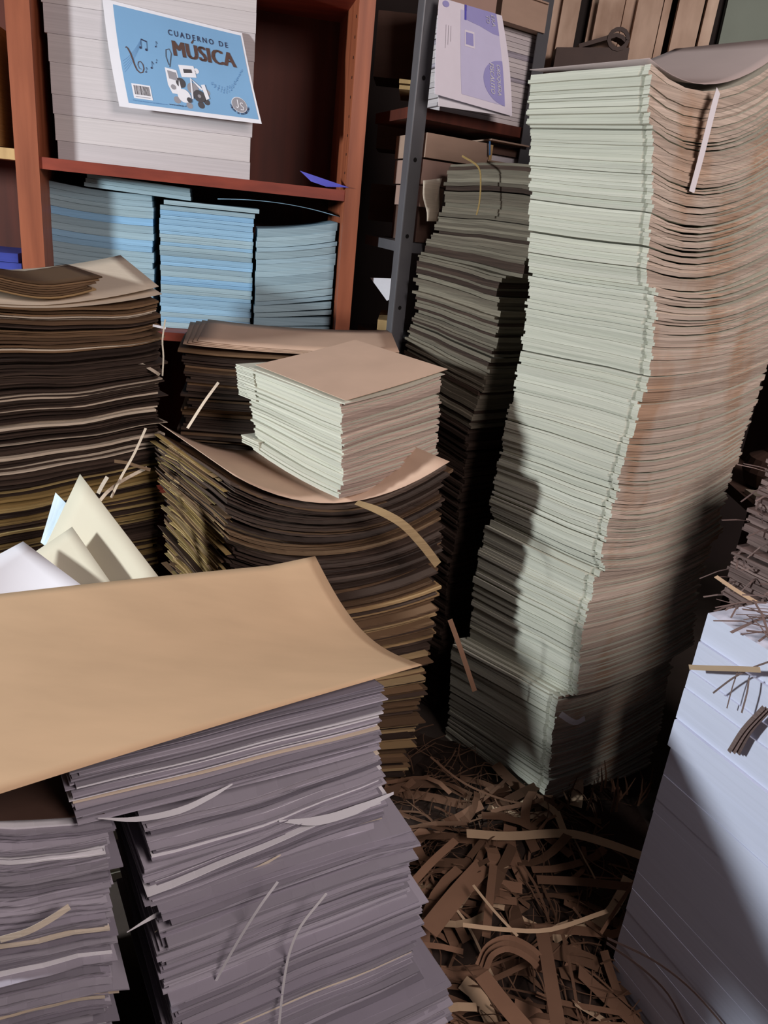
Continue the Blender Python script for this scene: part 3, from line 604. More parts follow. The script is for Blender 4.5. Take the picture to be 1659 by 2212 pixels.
# ------------------------------------------------------------------ printing on sheets: meshes laid on a bilinear poster
def text_mesh(s, bold=0.0, shear=0.0, space=1.0):
    c = bpy.data.curves.new('txt', 'FONT'); c.body = s; c.offset = bold; c.shear = shear; c.space_character = space; c.resolution_u = 3
    o = bpy.data.objects.new('txt', c); COL.objects.link(o); dg = bpy.context.evaluated_depsgraph_get()
    me = bpy.data.meshes.new_from_object(o.evaluated_get(dg)); vs_ = [tuple(v.co) for v in me.vertices]; fs = [tuple(p.vertices) for p in me.polygons]
    bpy.data.objects.remove(o); bpy.data.curves.remove(c); bpy.data.meshes.remove(me)
    v = np.array(vs_); v[:, :2] -= v[:, :2].min(0); return v, fs, v[:, 0].max(), v[:, 1].max()
class Poster:
    def __init__(s, fn, root, asp): s.fn = fn; s.root = root; s.asp = asp; s.n = 0
    def at(s, u, v, off=.0012):
        e = .004; p = s.fn(u, v); du = s.fn(u + e, v) - s.fn(u - e, v); dv = s.fn(u, v + e) - s.fn(u, v - e); n = np.cross(du, dv); n /= np.linalg.norm(n)
        if n[1] > 0: n = -n
        return p + n * off
    def put(s, name, uv, faces, mat, off=.0012):
        return under(link(name, [s.at(u, v, off) for u, v in uv], faces, M[mat]), s.root)
    def poly(s, name, pts, mat, off=.0012): return s.put(name, pts, [tuple(range(len(pts)))], mat, off)
    def rect(s, name, u0, v0, u1, v1, mat, off=.0012, n=8):
        pts = [(lerp(u0, u1, i / n), v) for i in range(n + 1) for v in [lerp(v0, v1, j / n) for j in range(n + 1)]]
        return s.put(name, pts, [(i * (n + 1) + j, i * (n + 1) + j + 1, (i + 1) * (n + 1) + j + 1, (i + 1) * (n + 1) + j) for i in range(n) for j in range(n)], mat, off)
    def disc(s, name, u, v, r, mat, off=.0015, n=24, ry=None, a0=0, a1=6.2832):
        return s.poly(name, [(u + r * math.cos(a0 + (a1 - a0) * k / n), v + (ry or r) * s.asp * math.sin(a0 + (a1 - a0) * k / n)) for k in range(n)], mat, off)
    def line(s, name, pts, w, mat, off=.0016):
        uv = []; f = []
        for i, p in enumerate(pts):
            a, b = pts[max(0, i - 1)], pts[min(len(pts) - 1, i + 1)]; dx, dy = b[0] - a[0], (b[1] - a[1]) / s.asp; l = math.hypot(dx, dy) + 1e-9
            ww = w[i] if hasattr(w, '__len__') else w
            uv += [(p[0] - dy / l * ww / 2, p[1] + dx / l * ww / 2 * s.asp), (p[0] + dy / l * ww / 2, p[1] - dx / l * ww / 2 * s.asp)]
            if i: f.append((2 * i - 2, 2 * i - 1, 2 * i + 1, 2 * i))
        return s.put(name, uv, f, mat, off)
    def text(s, t, u, v, w, h, mat, bold=0.0, rot=0, shear=0.0, space=1.0, off=.002, name='lettering', copies=1):
        V, fs, mw, mh = text_mesh(t, bold, shear, space)
        if copies > 1:
            n0 = len(V); V = np.concatenate([V + np.array([mw * .0065 * k, 0, 0]) for k in range(copies)]); fs = [tuple(i + n0 * k for i in f) for k in range(copies) for f in fs]; mw = V[:, 0].max()
        if rot == 0: uv = [(u + x / mw * w, v + h - y / mh * h) for x, y, _ in V]
        else: uv = [(u + y / mh * w, v + x / mw * h) for x, y, _ in V]      # reads downwards, letters lying on their right side
        return s.put(name, uv, fs, mat, off)
    def arctext(s, t, u, v, r, a0, a1, h, mat):
        for i, ch in enumerate(t):
            if ch == ' ': continue
            a = a0 + (a1 - a0) * i / (len(t) - 1); V, fs, mw, mh = text_mesh(ch, .01)
            cw = h * .8; uv = []
            for x, y, _ in V:
                lx, ly = (x / mw - .5) * cw, (y / mh) * h; rr = r - ly
                uv.append((u + math.cos(a) * rr + math.sin(a) * lx, v + (math.sin(a) * rr - math.cos(a) * lx) * s.asp))
            s.put('lettering', uv, fs, mat, .002)

# music notebook poster
PT = [bk(221, -4, .055), bk(523, 72, .052), bk(566, 268, -.0), bk(258, 230, .01)]
def pf(u, v):
    q = lerp(lerp(PT[0], PT[1], u), lerp(PT[3], PT[2], u), v); return q + np.array([0, -1, 0]) * (.012 * math.sin(math.pi * min(max(v, 0), 1)) + .012 * max(0, u - .75) ** 2 * 4)
pst = thing('poster', 'light blue music notebook cover sheet hung in front of the white shelf stack', 'poster', tuple(PT[3]))
P_ = Poster(pf, under(patch(pf, 16, 12, .0008).build('paper', M['print_white']), pst), 1.5)
P_.rect('printed_panel', .07, .035, .985, .955, 'print_blue', .0010, 16)
P_.text('CUADERNO DE', .44, .155, .43, .058, 'print_navy', .012, space=1.5)
P_.text('MUSICA', .455, .26, .455, .155, 'print_brown', 0, space=1.06, copies=6)
P_.line('accent', [(.60, .248), (.612, .225), (.618, .205)], [.012, .010, .004], 'print_brown', .002)
P_.rect('barcode_label', .115, .76, .245, .90, 'print_white', .0016, 2)
rng = random.Random(2); x = .128
while x < .232:
    wv = rng.choice((.002, .003, .005)); P_.rect('bar', x, .775, x + wv, .862, 'print_dark', .002, 1); x += wv + rng.choice((.002, .003, .004))
P_.line('barcode_digits', [(.13, .882), (.23, .882)], .004, 'print_grey', .002)
P_.text('Conoce nuestros productos en', .105, .915, .24, .016, 'print_blue_dark', 0); P_.text('www.utilesjs.cl', .355, .905, .12, .022, 'print_navy', .01)
# treble clef, staff and notes
for k in range(5): P_.line('staff_line', [(.09 + t * .035 * 1.0 + .0, .50 + .018 * k * 1.4 - .12 * math.sin(t * 1.1) + 0) if False else (.085 + .03 * t, .56 - .035 * t + .026 * k + .012 * t * (2 - k) * .3 - (.02 * t * t * .2)) for t in range(6)], .0012, 'print_blue_dark', .0014)
P_.line('treble_clef', [(.118, .43), (.124, .418), (.134, .43), (.148, .475), (.157, .53), (.163, .58), (.174, .625), (.192, .648), (.212, .638), (.224, .60), (.222, .56), (.208, .535), (.193, .545), (.186, .575), (.193, .605), (.206, .61)],
        [.003, .006, .009, .010, .010, .009, .008, .007, .006, .006, .006, .005, .005, .004, .004, .003], 'print_brown', .002)
def note(u, v, s, mat='print_navy', double=False):
    P_.disc('note', u, v, .006 * s, mat, .002, 10); P_.line('note', [(u + .005 * s, v), (u + .008 * s, v - .06 * s)], .0022 * s, mat, .002)
    if double:
        P_.disc('note', u + .028 * s, v + .01, .006 * s, mat, .002, 10); P_.line('note', [(u + .033 * s, v + .01), (u + .036 * s, v - .05 * s)], .0022 * s, mat, .002); P_.line('note', [(u + .008 * s, v - .06 * s), (u + .036 * s, v - .05 * s)], .006 * s, mat, .002)
    else: P_.line('note', [(u + .008 * s, v - .06 * s), (u + .018 * s, v - .035 * s)], .003 * s, mat, .002)
note(.225, .40, 1.4, 'print_navy', True); note(.235, .63, .8); note(.28, .58, 1.1); note(.335, .36, .9); note(.32, .52, .6)
for k in range(26):
    t = k / 25; note(.69 + .25 * t, .62 + .075 * math.sin(3.4 * t * 1.0 + .2) * (1 if k % 2 else 1.5) - .14 * t * t, .38 + .1 * (k % 3), 'print_blue_dark')
# printed cluster of music gear, no faces
for (u, v, r, m_) in ((.42, .86, .024, 'print_grey'), (.50, .90, .022, 'print_grey'), (.585, .88, .024, 'print_dark'), (.63, .84, .022, 'print_dark'), (.645, .74, .022, 'print_grey'), (.57, .55, .026, 'print_grey'), (.47, .68, .034, 'print_dark'), (.55, .72, .04, 'print_grey'), (.60, .53, .018, 'print_white')): P_.disc('illustration', u, v, r, m_, .0014)
P_.line('illustration', [(.408, .52), (.398, .44), (.405, .37), (.43, .355), (.44, .40), (.425, .47), (.412, .54)], .005, 'print_dark', .002)
P_.poly('illustration', [(.375, .55), (.455, .56), (.465, .74), (.43, .80), (.395, .80), (.375, .72)], 'print_white', .0018)
P_.poly('illustration', [(.388, .575), (.447, .585), (.45, .665), (.392, .655)], 'print_grey', .0022); P_.disc('illustration', .41, .735, .017, 'print_grey', .0022)
P_.poly('illustration', [(.475, .50), (.585, .485), (.592, .60), (.485, .62)], 'print_white', .0018); P_.poly('illustration', [(.505, .535), (.565, .525), (.567, .56), (.507, .575)], 'print_dark', .0022)
P_.disc('illustration', .475, .81, .046, 'print_white', .0024); P_.disc('illustration', .507, .845, .018, 'print_dark', .0027); P_.line('illustration', [(.532, .83), (.548, .62), (.60, .70), (.615, .72)], [.012, .012, .016, .012], 'print_white', .0028)
P_.disc('illustration', .585, .79, .042, 'print_dark', .0024); P_.disc('illustration', .585, .79, .012, 'print_grey', .0028)
P_.poly('illustration', [(.612, .67), (.64, .66), (.655, .80), (.63, .82)], 'print_white', .003)
P_.disc('logo', .865, .82, .056, 'print_white', .0016, 32); P_.disc('logo', .865, .82, .052, 'print_grey', .002, 32)
P_.line('logo', [(.858, .765), (.857, .80), (.856, .84), (.848, .855), (.840, .845)], .007, 'print_white', .0026)
P_.line('logo', [(.893, .80), (.88, .795), (.872, .81), (.88, .83), (.892, .845), (.888, .87), (.868, .87)], .006, 'print_white', .0026)
P_.arctext('UTILES DE ESCRITORIO', .865, .82, .070, math.pi * .96, math.pi * .06, .014, 'print_navy')

# ------------------------------------------------------------------ steel shelving
SA, SB = 38.0, 112.0
SQ = aty(905, 400, 2.35)
SO = np.array([SQ[0], SQ[1], 0]) - dirv(SA) * .045
sr, sb = dirv(SA), dirv(SB)
sh = thing('steel_shelving', 'grey steel shelving unit with a perforated angle post beside the bookcase', 'shelving', SO)
def post(P, a, b):
    o = MB().box(P, a * .045, np.cross(a, up_) * -.003, up_ * 2.5).build('post', M['metal'], sh)
    o2 = MB().box(P, b * .045, np.cross(b, up_) * .003, up_ * 2.5).build('post_flange', M['metal'], sh); return o
fpost = post(SO, sr, sb); post(SO + sr * .46, -sr, sb); 
for k in range(10):
    c = SO + sr * .022 + up_ * (.63 + .20 * k)
    pts = [c + np.cross(sr, up_) * .0009 + sr * .006 * math.cos(t) + up_ * .006 * math.sin(t) for t in np.linspace(0, 6.28, 13)[:-1]]
    under(link('bolt_hole', pts, [tuple(range(12))], M['hole']), fpost)
for z in (.12, .62, 1.10, 1.385, 1.735, 2.25):
    m_ = M['metal'] if z not in (1.735,) else M['wood_dark']
    MB().box(SO + sr * .006 + sb * .01 + up_ * z, sr * .448, sb * .32, up_ * .028).build('shelf', m_, sh)
def sf(px, py, back=0.0): return onv(px, py, (SO + sb * back)[:2], SA)
def sbox(name, px0, px1, pyb, h, dep, mat, label, cat, back=.02, yaw=0, zb=None, group=None):
    a, b = sf(px0, pyb, back), sf(px1, pyb, back); z = zb if zb is not None else min(a[2], b[2]); l = np.linalg.norm((b - a)[:2]); d = dirv(SA + yaw)
    m = MB().box(np.array([a[0], a[1], z]), d * l, sb * dep, up_ * h); return m.solo(name, M[mat], label, cat, group)
# poster sheets on the shelving
CT = [sf(949, -6, -.03), sf(1084, 34, -.03), sf(1106, 251, -.07), sf(939, 203, -.07)]
def cf(u, v):
    q = lerp(lerp(CT[0], CT[1], u), lerp(CT[3], CT[2], u), v); vv_ = min(max(v, 0), 1); q = q + np.array([-.3, -.95, 0]) * (.010 * math.sin(math.pi * vv_)) ; q[0] += .014 * math.sin(math.pi * vv_) * max(0, u - .5) * 1.2; return q
c2 = [sf(950, 10, -.026), sf(1084, 40, -.026), sf(1104, 252, -.060), sf(946, 229, -.060)]
patch(quad(c2, 0), 6, 8, .0008).solo('poster', M['print_white'], 'plain white sheet peeping out below the lavender sketchbook cover', 'poster')
cst = thing('poster', 'lavender sketchbook cover sheet hanging sideways on the steel shelving', 'poster', tuple(CT[3]))
Q_ = Poster(cf, under(patch(cf, 12, 16, .0008).build('paper', M['lav_light']), cst), .65)
Q_.rect('printed_panel', .33, .06, .90, .92, 'lav', .0010, 10)
Q_.poly('printed_panel', [(.42, .0), (.90, .0), (.90, .22), (.80, .215), (.62, .175), (.42, .15)], 'lav_dark', .0014)
Q_.rect('printed_stripe', .385, .0, .415, .155, 'lav_deep', .0017, 3)
uvs = []; nn = 26
for k in range(nn + 1):
    v = .47 + .45 * k / nn; u0 = .90 - .27 * math.sqrt(max(0, 1 - ((v - .695) / .226) ** 2)); uvs += [(lerp(u0, .90, j / 5), v) for j in range(6)]
Q_.put('printed_panel', uvs, [(k * 6 + j, k * 6 + j + 1, k * 6 + j + 7, k * 6 + j + 6) for k in range(nn) for j in range(5)], 'lav_dark', .0016)
Q_.rect('barcode_label', .39, .255, .53, .42, 'lav_light', .0016, 3); Q_.rect('barcode_label', .405, .275, .515, .40, 'lav_dark', .0019, 3)
Q_.text('CROQUERA', .80, .52, .055, .31, 'print_white', 0, rot=1, shear=.15, off=.003, copies=2); Q_.text('FISCALITO', .715, .52, .055, .31, 'print_white', 0, rot=1, shear=.15, off=.003, copies=2)
Q_.text('ERA', .80, .03, .055, .115, 'print_white', 0, rot=1, shear=.15, off=.003, copies=2); Q_.text('TO', .715, .05, .055, .075, 'print_white', 0, rot=1, shear=.15, off=.003, copies=2)
for k in range(3): Q_.line('printed_text', [(.12 + .035 * k, .26), (.12 + .035 * k, .50 - .04 * k)], .003, 'print_grey', .0016)
Q_.disc('printed_dot', .10, .05, .05, 'lav_dark', .0016)
# white stack beside the poster
Wz = 1.764
ws = thing('paper_stack', 'white paper stack on the steel shelf right of the lavender cover', 'paper stack', sf(1060, 230, .1)[:2].tolist() + [Wz])
rng = random.Random(6); z = Wz; a, b = sf(960, 150, .03), sf(1172, 150, .03); l = np.linalg.norm((b - a)[:2])
while z < 2.0:
    t = rng.uniform(.008, .016); j = rng.uniform(-.006, .006)
    MB().box(np.array([a[0], a[1], z]) + sr * j, sr * (l - .02 * (z - Wz) / .2), sb * .24, up_ * (t - .001)).build('ream', M['white_edges'] if rng.random() < .3 else M['white_shelf'], ws); z += t
wz = z
def parcel(px0, px1, h, zb, dep, mat, label, back, n=1):
    a, b = sf(px0, 60, back), sf(px1, 60, back); l = np.linalg.norm((b - a)[:2]); P0 = np.array([a[0], a[1], zb])
    r = thing('parcel', label, 'parcel', P0 + sr * l / 2 + sb * dep / 2)
    MB().box(P0, sr * l, sb * dep, up_ * h).build('wrapping', M[mat], r)
    MB().box(P0 + sr * (l * .02) - sb * .006 + up_ * h, sr * l * .96, sb * (dep * .6), up_ * .004).build('flap', M[mat], r)
    MB().box(P0 + sr * l + up_ * (h * .15) + sb * .02, sr * .004, sb * (dep * .7), up_ * h * .55).build('label', M['white_sheet'], r)
    return r
parcel(968, 1066, .10, wz + .001, .22, 'pink_box', 'brown paper parcel lying above the lavender cover', -.02)
parcel(1078, 1178, .07, wz + .001, .22, 'cardboard', 'cardboard parcel with white ends on the white shelf stack', -.01)
parcel(1072, 1186, .06, wz + .072, .22, 'cardboard', 'upper cardboard parcel at the top of the steel shelf', -.0)
# folded cardboard on the shelf underneath
r = thing('cardboard_box', 'flattened open cardboard box on the steel shelf below the lavender cover', 'box', sf(1000, 300, .1))
a, b = sf(922, 300, -.01), sf(1060, 300, -.01); l = np.linalg.norm((b - a)[:2]); P0 = np.array([a[0], a[1], 1.640])
MB().box(P0, sr * l, sb * .24, up_ * .062).build('body', M['cardboard'], r)
a2, b2 = sf(1062, 300, -.02), sf(1146, 300, -.02); l2 = np.linalg.norm((b2 - a2)[:2]); P1 = np.array([a2[0], a2[1], 1.655])
for zz, hh in ((0, .004), (.056, .004)): MB().box(P1 + up_ * zz, sr * l2, sb * .2, up_ * hh).build('flap', M['cardboard'], r)
MB().box(P1 + up_ * .004 + sb * .05, sr * l2, sb * .1, up_ * .02).build('sheet', M['white_sheet'], r); MB().box(P1 + up_ * .026 + sb * .04, sr * l2, sb * .1, up_ * .02).build('sheet', M['cardboard_dark'], r)
MB().box(P0 + sr * (l + .002), sr * .012, sb * .2, up_ * .06).build('end_flap', M['pale_wood'], r)
def crump(u, v):
    p = sf(lerp(918, 1150, u), lerp(303, 345, v), -.005 - .01 * math.sin(9 * u + 2) * math.sin(4 * v)); return p
sbox('cardboard_box', 915, 1150, 336, .065, .22, 'pink_box', 'pinkish brown carton under the flattened box on the steel shelf', 'box', .0, zb=1.570)
sbox('cardboard_box', 912, 962, 380, .055, .2, 'pink_box', 'small pinkish carton beside the dusty stack', 'box', .0, zb=1.512)
sbox('cardboard_box', 905, 962, 440, .095, .2, 'cardboard_dark', 'dark carton below the small pinkish one beside the post', 'box', .02, zb=1.415)
bag = [sf(914, 390, -.02), sf(955, 385, -.02), sf(946, 478, -.03), sf(922, 478, -.03)]
patch(lambda u, v: quad(bag, 0)(u, v) + np.array([-.5, -.8, 0]) * .01 * math.sin(7 * u + 3 * v) * math.sin(5 * v), 8, 10, .0015).solo('paper_scrap', M['cream_strip'], 'crumpled pale paper scrap hanging between the post and the dusty stack', 'paper scrap', smooth=True)
slip('blue_pen', [(1048, 305), (1048, 335)], SO[:2], SA, .006, M['print_blue_dark'], 'small blue plastic piece on the steel shelf', 'pen', off=.02)
# things on the dark shelving side, between bookcase and post
def dbox(px0, px1, py0, py1, Y, dep, mat, label, cat, name):
    a, b = aty(px0, py1, Y), aty(px1, py1, Y); t = aty(px0, py0, Y); return MB().box((a[0], Y, a[2]), (b[0] - a[0], 0, 0), (0, dep, 0), (0, 0, t[2] - a[2])).solo(name, M[mat], label, cat)
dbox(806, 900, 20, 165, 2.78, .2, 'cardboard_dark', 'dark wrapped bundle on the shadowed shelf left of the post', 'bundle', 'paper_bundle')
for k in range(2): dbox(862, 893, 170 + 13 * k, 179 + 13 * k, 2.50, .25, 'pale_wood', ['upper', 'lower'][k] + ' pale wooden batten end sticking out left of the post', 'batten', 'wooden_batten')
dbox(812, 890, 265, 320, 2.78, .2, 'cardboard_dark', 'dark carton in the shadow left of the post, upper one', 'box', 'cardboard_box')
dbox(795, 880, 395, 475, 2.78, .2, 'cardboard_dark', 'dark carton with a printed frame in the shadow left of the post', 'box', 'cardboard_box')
dbox(814, 843, 690, 712, 2.42, .25, 'pale_wood', 'small wooden block end low beside the post', 'batten', 'wooden_batten')
patch(quad([aty(800, 600, 2.52), aty(856, 602, 2.44), aty(854, 640, 2.44), aty(836, 650, 2.46)], .004), 5, 5, .001).solo('paper_sheet', M['white_sheet'], 'bent white sheet glowing in the dark left of the post', 'sheet')

# ------------------------------------------------------------------ background at the upper right: leaning boards, case, panel
YB = 2.95
pal = thing('board_rack', 'rack of weathered upright boards behind the tallest stack', 'rack', (aty(1350, 100, YB)[0], YB, 1.60))
for px0, px1, dy, dark in ((1176, 1198, .02, 0), (1200, 1238, 0, 0), (1262, 1274, .03, 0), (1276, 1332, 0, 0), (1334, 1358, .01, 0), (1360, 1414, -.01, 0), (1416, 1432, .01, 0), (1448, 1502, 0, 0), (1508, 1532, .01, 0)):
    a, b = aty(px0, 60, YB + dy), aty(px1, 60, YB + dy); MB().box((a[0], a[1], 1.60), (b[0] - a[0], 0, 0), (0, .02, 0), (.02, 0, .95)).build('board', M['slat'], pal)
a, b = aty(1165, 130, YB), aty(1545, 130, YB)
MB().box((a[0], YB + .06, 1.60), (b[0] - a[0], 0, 0), (0, .02, 0), (0, 0, .95)).build('back_board', M['dark_stuff'], pal)
MB().box((a[0] - .05, YB - .12, 1.56), (b[0] - a[0] + .1, 0, 0), (0, .3, 0), (0, 0, .04)).build('ledge', M['cardboard_dark'], pal)
for x in (a[0], b[0] - .05): MB().box((x, YB + .0, 0), (.05, 0, 0), (0, .05, 0), (0, 0, 1.56)).build('leg', M['cardboard_dark'], pal)
a, b = aty(1192, 128, 2.86), aty(1362, 128, 2.86); h = aty(1192, 100, 2.86)[2] - a[2]
cs = thing('carrying_case', 'low dark brown case with a curved handle in front of the boards', 'case', ((a[0] + b[0]) / 2, 2.9, 1.60))
zt = a[2] + .035
MB().hexa([(a[0], 2.85, 1.60), (b[0], 2.85, 1.60), (b[0], 2.94, 1.60), (a[0], 2.94, 1.60), (a[0] + .01, 2.86, zt), (b[0] - .01, 2.86, zt + .02), (b[0] - .01, 2.93, zt + .02), (a[0] + .01, 2.93, zt)]).build('body', M['leather'], cs)
MB().ribbon([(a[0] + .08 + (b[0] - a[0] - .1) * t, 2.89, zt + .01 + .055 * t - .03 * max(0, t - .8) * 5) for t in np.linspace(0, 1, 9)], (0, 0, 1), .06, .012).build('lid', M['leather'], cs)
MB().ribbon([(b[0] - .05 + .03 * math.cos(t), 2.86, zt + .04 + .028 * math.sin(t)) for t in np.linspace(0, 6.28, 14)], (0, -1, 0), .012, .006).build('handle', M['leather'], cs)
a = aty(1560, 60, 3.56)
MB().box((a[0], 3.56, 1.85), (1.0, 0, 0), (0, .03, 0), (0, 0, .95)).solo('wall_board', M['greenwall'], 'grey-green panel hung on the wall behind the boards at the upper right', 'panel')
# clutter between the tall stack and the shaggy stack
def lathe(C, prof, mat, name, label, cat, n=20):
    m = MB()
    for r_, z_ in prof:
        for k in range(n): m.v.append((C[0] + r_ * math.cos(6.2832 * k / n), C[1] + r_ * math.sin(6.2832 * k / n), C[2] + z_))
    for i in range(len(prof) - 1):
        for k in range(n): m.f.append((i * n + k, i * n + (k + 1) % n, (i + 1) * n + (k + 1) % n, (i + 1) * n + k))
    m.f.append(tuple(range(n))); m.f.append(tuple((len(prof) - 1) * n + k for k in range(n)))
    return m.solo(name, M[mat], label, cat, smooth=False)
tb = thing('side_table', 'low dark table behind the shaggy brown stack at the right edge', 'table', (1.33, 2.25, 0))
MB().box((1.0, 2.0, .82), (.7, 0, 0), (0, .5, 0), (0, 0, .03)).build('top', M['cardboard_dark'], tb)
for x, y in ((1.02, 2.02), (1.64, 2.02), (1.02, 2.44), (1.64, 2.44)): MB().box((x, y, 0), (.04, 0, 0), (0, .04, 0), (0, 0, .82)).build('leg', M['cardboard_dark'], tb)
lathe((1.11, 2.16, .851), [(.03, 0), (.07, .01), (.085, .05), (.075, .09), (.04, .11), (.03, .15), (.032, .16)], 'leather', 'clay_jug', 'rounded dark brown jug at the right edge behind the tallest stack', 'jug')
MB().box((1.02, 2.02, .851), (.3, .02, 0), (-.01, .07, 0), (0, 0, .012)).solo('paper_bundle', M['cream_strip'], 'flat pale bundle lying in front of the dark jug', 'bundle')
MB().box((1.16, 2.27, .851), (.25, .02, 0), (-.01, .2, 0), (0, 0, .42)).solo('cardboard_box', M['leather'], 'upright reddish dark carton at the right edge behind the jug', 'box')

# ------------------------------------------------------------------ paper trimmings on the floor
rng = random.Random(77)
def floor_h(x, y):
    d = ((x - .38) / .34) ** 2 + ((y - 1.42) / .42) ** 2
    return max(0.006, .085 * math.exp(-d * .8) + .018 * math.sin(17 * x + 3) * math.sin(15 * y))
def strip_on_floor(P, ang, ln, wd, mat, lift=0.0, bend=0.0, tilt=0.0, rise=0.0):
    pts = []; nrm = []
    for k in range(6):
        t = k / 5 - .5; a = math.radians(ang) + bend * t; q = np.array([P[0] + math.cos(a) * ln * t - math.sin(a) * bend * .12 * ln * t * t * 4, P[1] + math.sin(a) * ln * t + math.cos(a) * bend * .12 * ln * t * t * 4, 0])
        q[2] = floor_h(q[0], q[1]) + lift + rise * (t + .5) + .008 * math.sin(5 * t + P[0] * 40); pts.append(q)
        nrm.append(np.array([math.sin(tilt) * -math.sin(a), math.sin(tilt) * math.cos(a), math.cos(tilt)]))
    return MB().ribbon(pts, nrm, wd)
# fine waste that nobody could count
m = MB()
for i in range(420):
    x, y = rng.uniform(.08, .72), rng.uniform(.85, 1.9)
    s = strip_on_floor((x, y), rng.uniform(0, 180), rng.uniform(.06, .2), rng.uniform(.0012, .004), None, rng.uniform(-.005, .012), rng.uniform(-.8, .8), rng.uniform(-.8, .8), rng.uniform(-.01, .03))
    b = len(m.v); m.v += s.v; m.f += [tuple(b + k for k in f) for f in s.f]
o = m.solo('paper_trimmings', M['strip'], 'fine brown paper shavings spread over the floor between the stacks', 'paper waste'); o['kind'] = 'stuff'
n = 30; m = MB()
for i in range(n + 1):
    for j in range(n + 1):
        x, y = .0 + .80 * i / n, .75 + 1.2 * j / n; m.v.append((x, y, floor_h(x, y) - .004 + rng.uniform(-.004, .004)))
for i in range(n):
    for j in range(n): m.f.append((i * (n + 1) + j, (i + 1) * (n + 1) + j, (i + 1) * (n + 1) + j + 1, i * (n + 1) + j + 1))
b = len(m.v); m.v += [(0, .75, 0), (.8, .75, 0), (.8, 1.95, 0), (0, 1.95, 0)]; m.f.append((b, b + 3, b + 2, b + 1))
o = m.solo('waste_heap', M['kraft_dark'], 'packed brown bed of paper waste beneath the loose floor strips', 'paper waste'); o['kind'] = 'stuff'
for i in range(150):
    x, y = rng.uniform(.12, .62), rng.uniform(.95, 1.72)
    s = strip_on_floor((x, y), rng.choice((rng.uniform(-25, 25), rng.uniform(0, 180))), rng.uniform(.08, .26), rng.choice((.006, .012, .018, .024, .032)), None, rng.uniform(0, .02), rng.uniform(-.4, .4), rng.uniform(-.4, .4), rng.uniform(-.015, .03))
    lt = rng.random() >= .85; vv_ = np.array(s.v); pw = np.linalg.norm(vv_[1] - vv_[0]); ln_ = np.linalg.norm(vv_[-1] - vv_[0])
    pl_ = ['beside the foreground white stack', 'below the sagging kraft stack', 'at the foot of the tallest stack', 'beside the white block stack', 'in the middle of the floor heap', 'at the lower frame edge'][int(np.argmin([math.hypot(x - a_, y - b_) for a_, b_ in ((.2, 1.25), (.15, 1.65), (.45, 1.62), (.58, 1.3), (.38, 1.4), (.38, 1.05))]))]
    s.solo('paper_strip', M['strip_light'] if lt else M['strip'], ('long' if ln_ > .2 else 'short' if ln_ < .12 else 'medium length') + ' ' + ('broad' if pw > .02 else 'narrow' if pw < .01 else 'mid-width') + (' pale' if lt else ' brown') + ' paper strip ' + pl_, 'paper strip', 'loose strips in the floor heap')
for i in range(26):                          # upright shavings at the foot of the tall stack
    p = atz(rng.uniform(1195, 1400), rng.uniform(1700, 1760), .03)
    d = np.array([rng.uniform(-.03, .03), rng.uniform(-.02, .02), rng.uniform(.04, .11)])
    MB().ribbon([p, p + d * .5 + np.array([.003, 0, 0]), p + d], (.3, -1, 0), [.008, .006, .002]).solo('paper_strip', M['strip'], 'upright pointed shaving at the foot of the tallest stack', 'paper strip', 'upright shavings')
def fs(pxs, w, mat, label, z=.105, zs_=None, nrm=(0, -.3, 1)):
    pts = [atz(x, y, zs_[i] if zs_ else z) for i, (x, y) in enumerate(pxs)]
    Q = smooth_path(pts)
    return MB().ribbon(Q, nrm, w).solo('paper_strip', M[mat], label, 'paper strip')
fs([(1008, 1800), (1100, 1806), (1220, 1800), (1300, 1818), (1390, 1850)], .022, 'strip_light', 'widest pale strip lying crosswise below the tallest stack', .12)
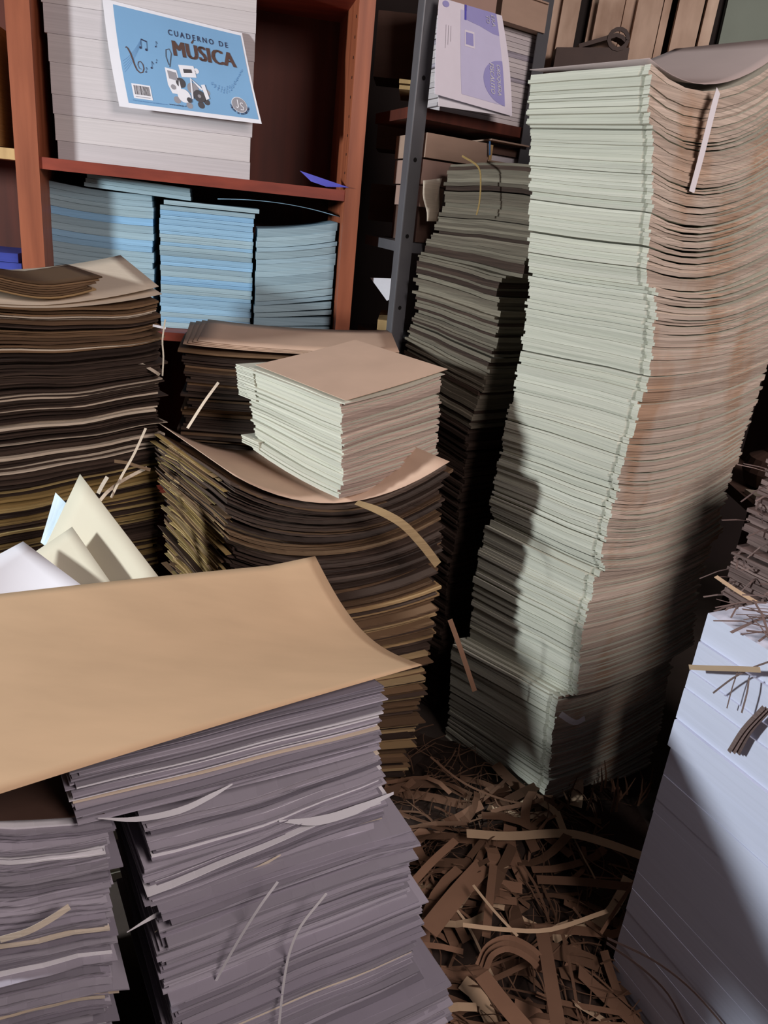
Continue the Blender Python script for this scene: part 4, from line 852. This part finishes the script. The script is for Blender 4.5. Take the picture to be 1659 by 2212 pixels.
fs([(885, 1915), (935, 1860), (985, 1815)], .018, 'strip', 'brown strip slanting out from the foreground stack over the heap', .13)
fs([(925, 2010), (985, 1935), (1045, 1868)], .042, 'strip', 'broad flat brown strip left in the floor heap', .12)
fs([(1066, 1868), (1058, 1940), (1050, 2025)], .018, 'strip', 'brown strip pointing towards the camera in the middle of the heap', .13)
fs([(1160, 1900), (1260, 1905), (1400, 1920)], .020, 'strip', 'long brown strip lying level towards the white block', .11)
fs([(1022, 1912), (1065, 1965), (1118, 2022)], .006, 'strip_light', 'thin pale splinter slanting in the middle of the heap', .15)
fs([(1000, 1998), (1090, 2008), (1190, 2008), (1312, 1968)], .009, 'strip_light', 'thin pale curved strip crossing the heap', .15)
fs([(1168, 1998), (1180, 2060), (1195, 2150), (1208, 2230)], .028, 'strip', 'broad brown strip running down to the lower frame edge', .14)
fs([(1040, 2105), (1090, 2170), (1150, 2240)], .032, 'strip', 'second broad brown strip at the lower frame edge', .13)
for k, t in enumerate(('outer', 'middle', 'inner')):
    fs([(1032 + 9 * k, 2085 + 4 * k), (1055 + 5 * k, 2042 + 10 * k), (1100, 2026 + 12 * k), (1150 - 4 * k, 2050 + 10 * k), (1180 - 6 * k, 2085 + 6 * k)], .012, 'strip', t + ' of three arched brown strips low in the heap', .14, [.12, .15, .16, .15, .12], (0, -1, .4))
fs([(1298, 2016), (1340, 1950), (1400, 1860), (1460, 1760)], .008, 'strip', 'long thin strip leaning up against the white block', .1, [.12, .16, .21, .28], (0, -1, .4))
fs([(930, 1635), (1000, 1690), (1090, 1728), (1180, 1742)], .006, 'strip', 'thin dark curved strip before the shaded tallest stack', .1, [.12, .11, .10, .10])
fs([(1165, 1730), (1200, 1755), (1220, 1800)], .018, 'strip_light', 'short bent strip at the lit foot of the tallest stack', .11)
slip('paper_strip', [(965, 1325), (985, 1380), (1002, 1430), (1018, 1478)], (.16, 1.66), 13, .012, M['strip'], 'brown strip hanging off the right side of the sagging kraft stack', off=.03)
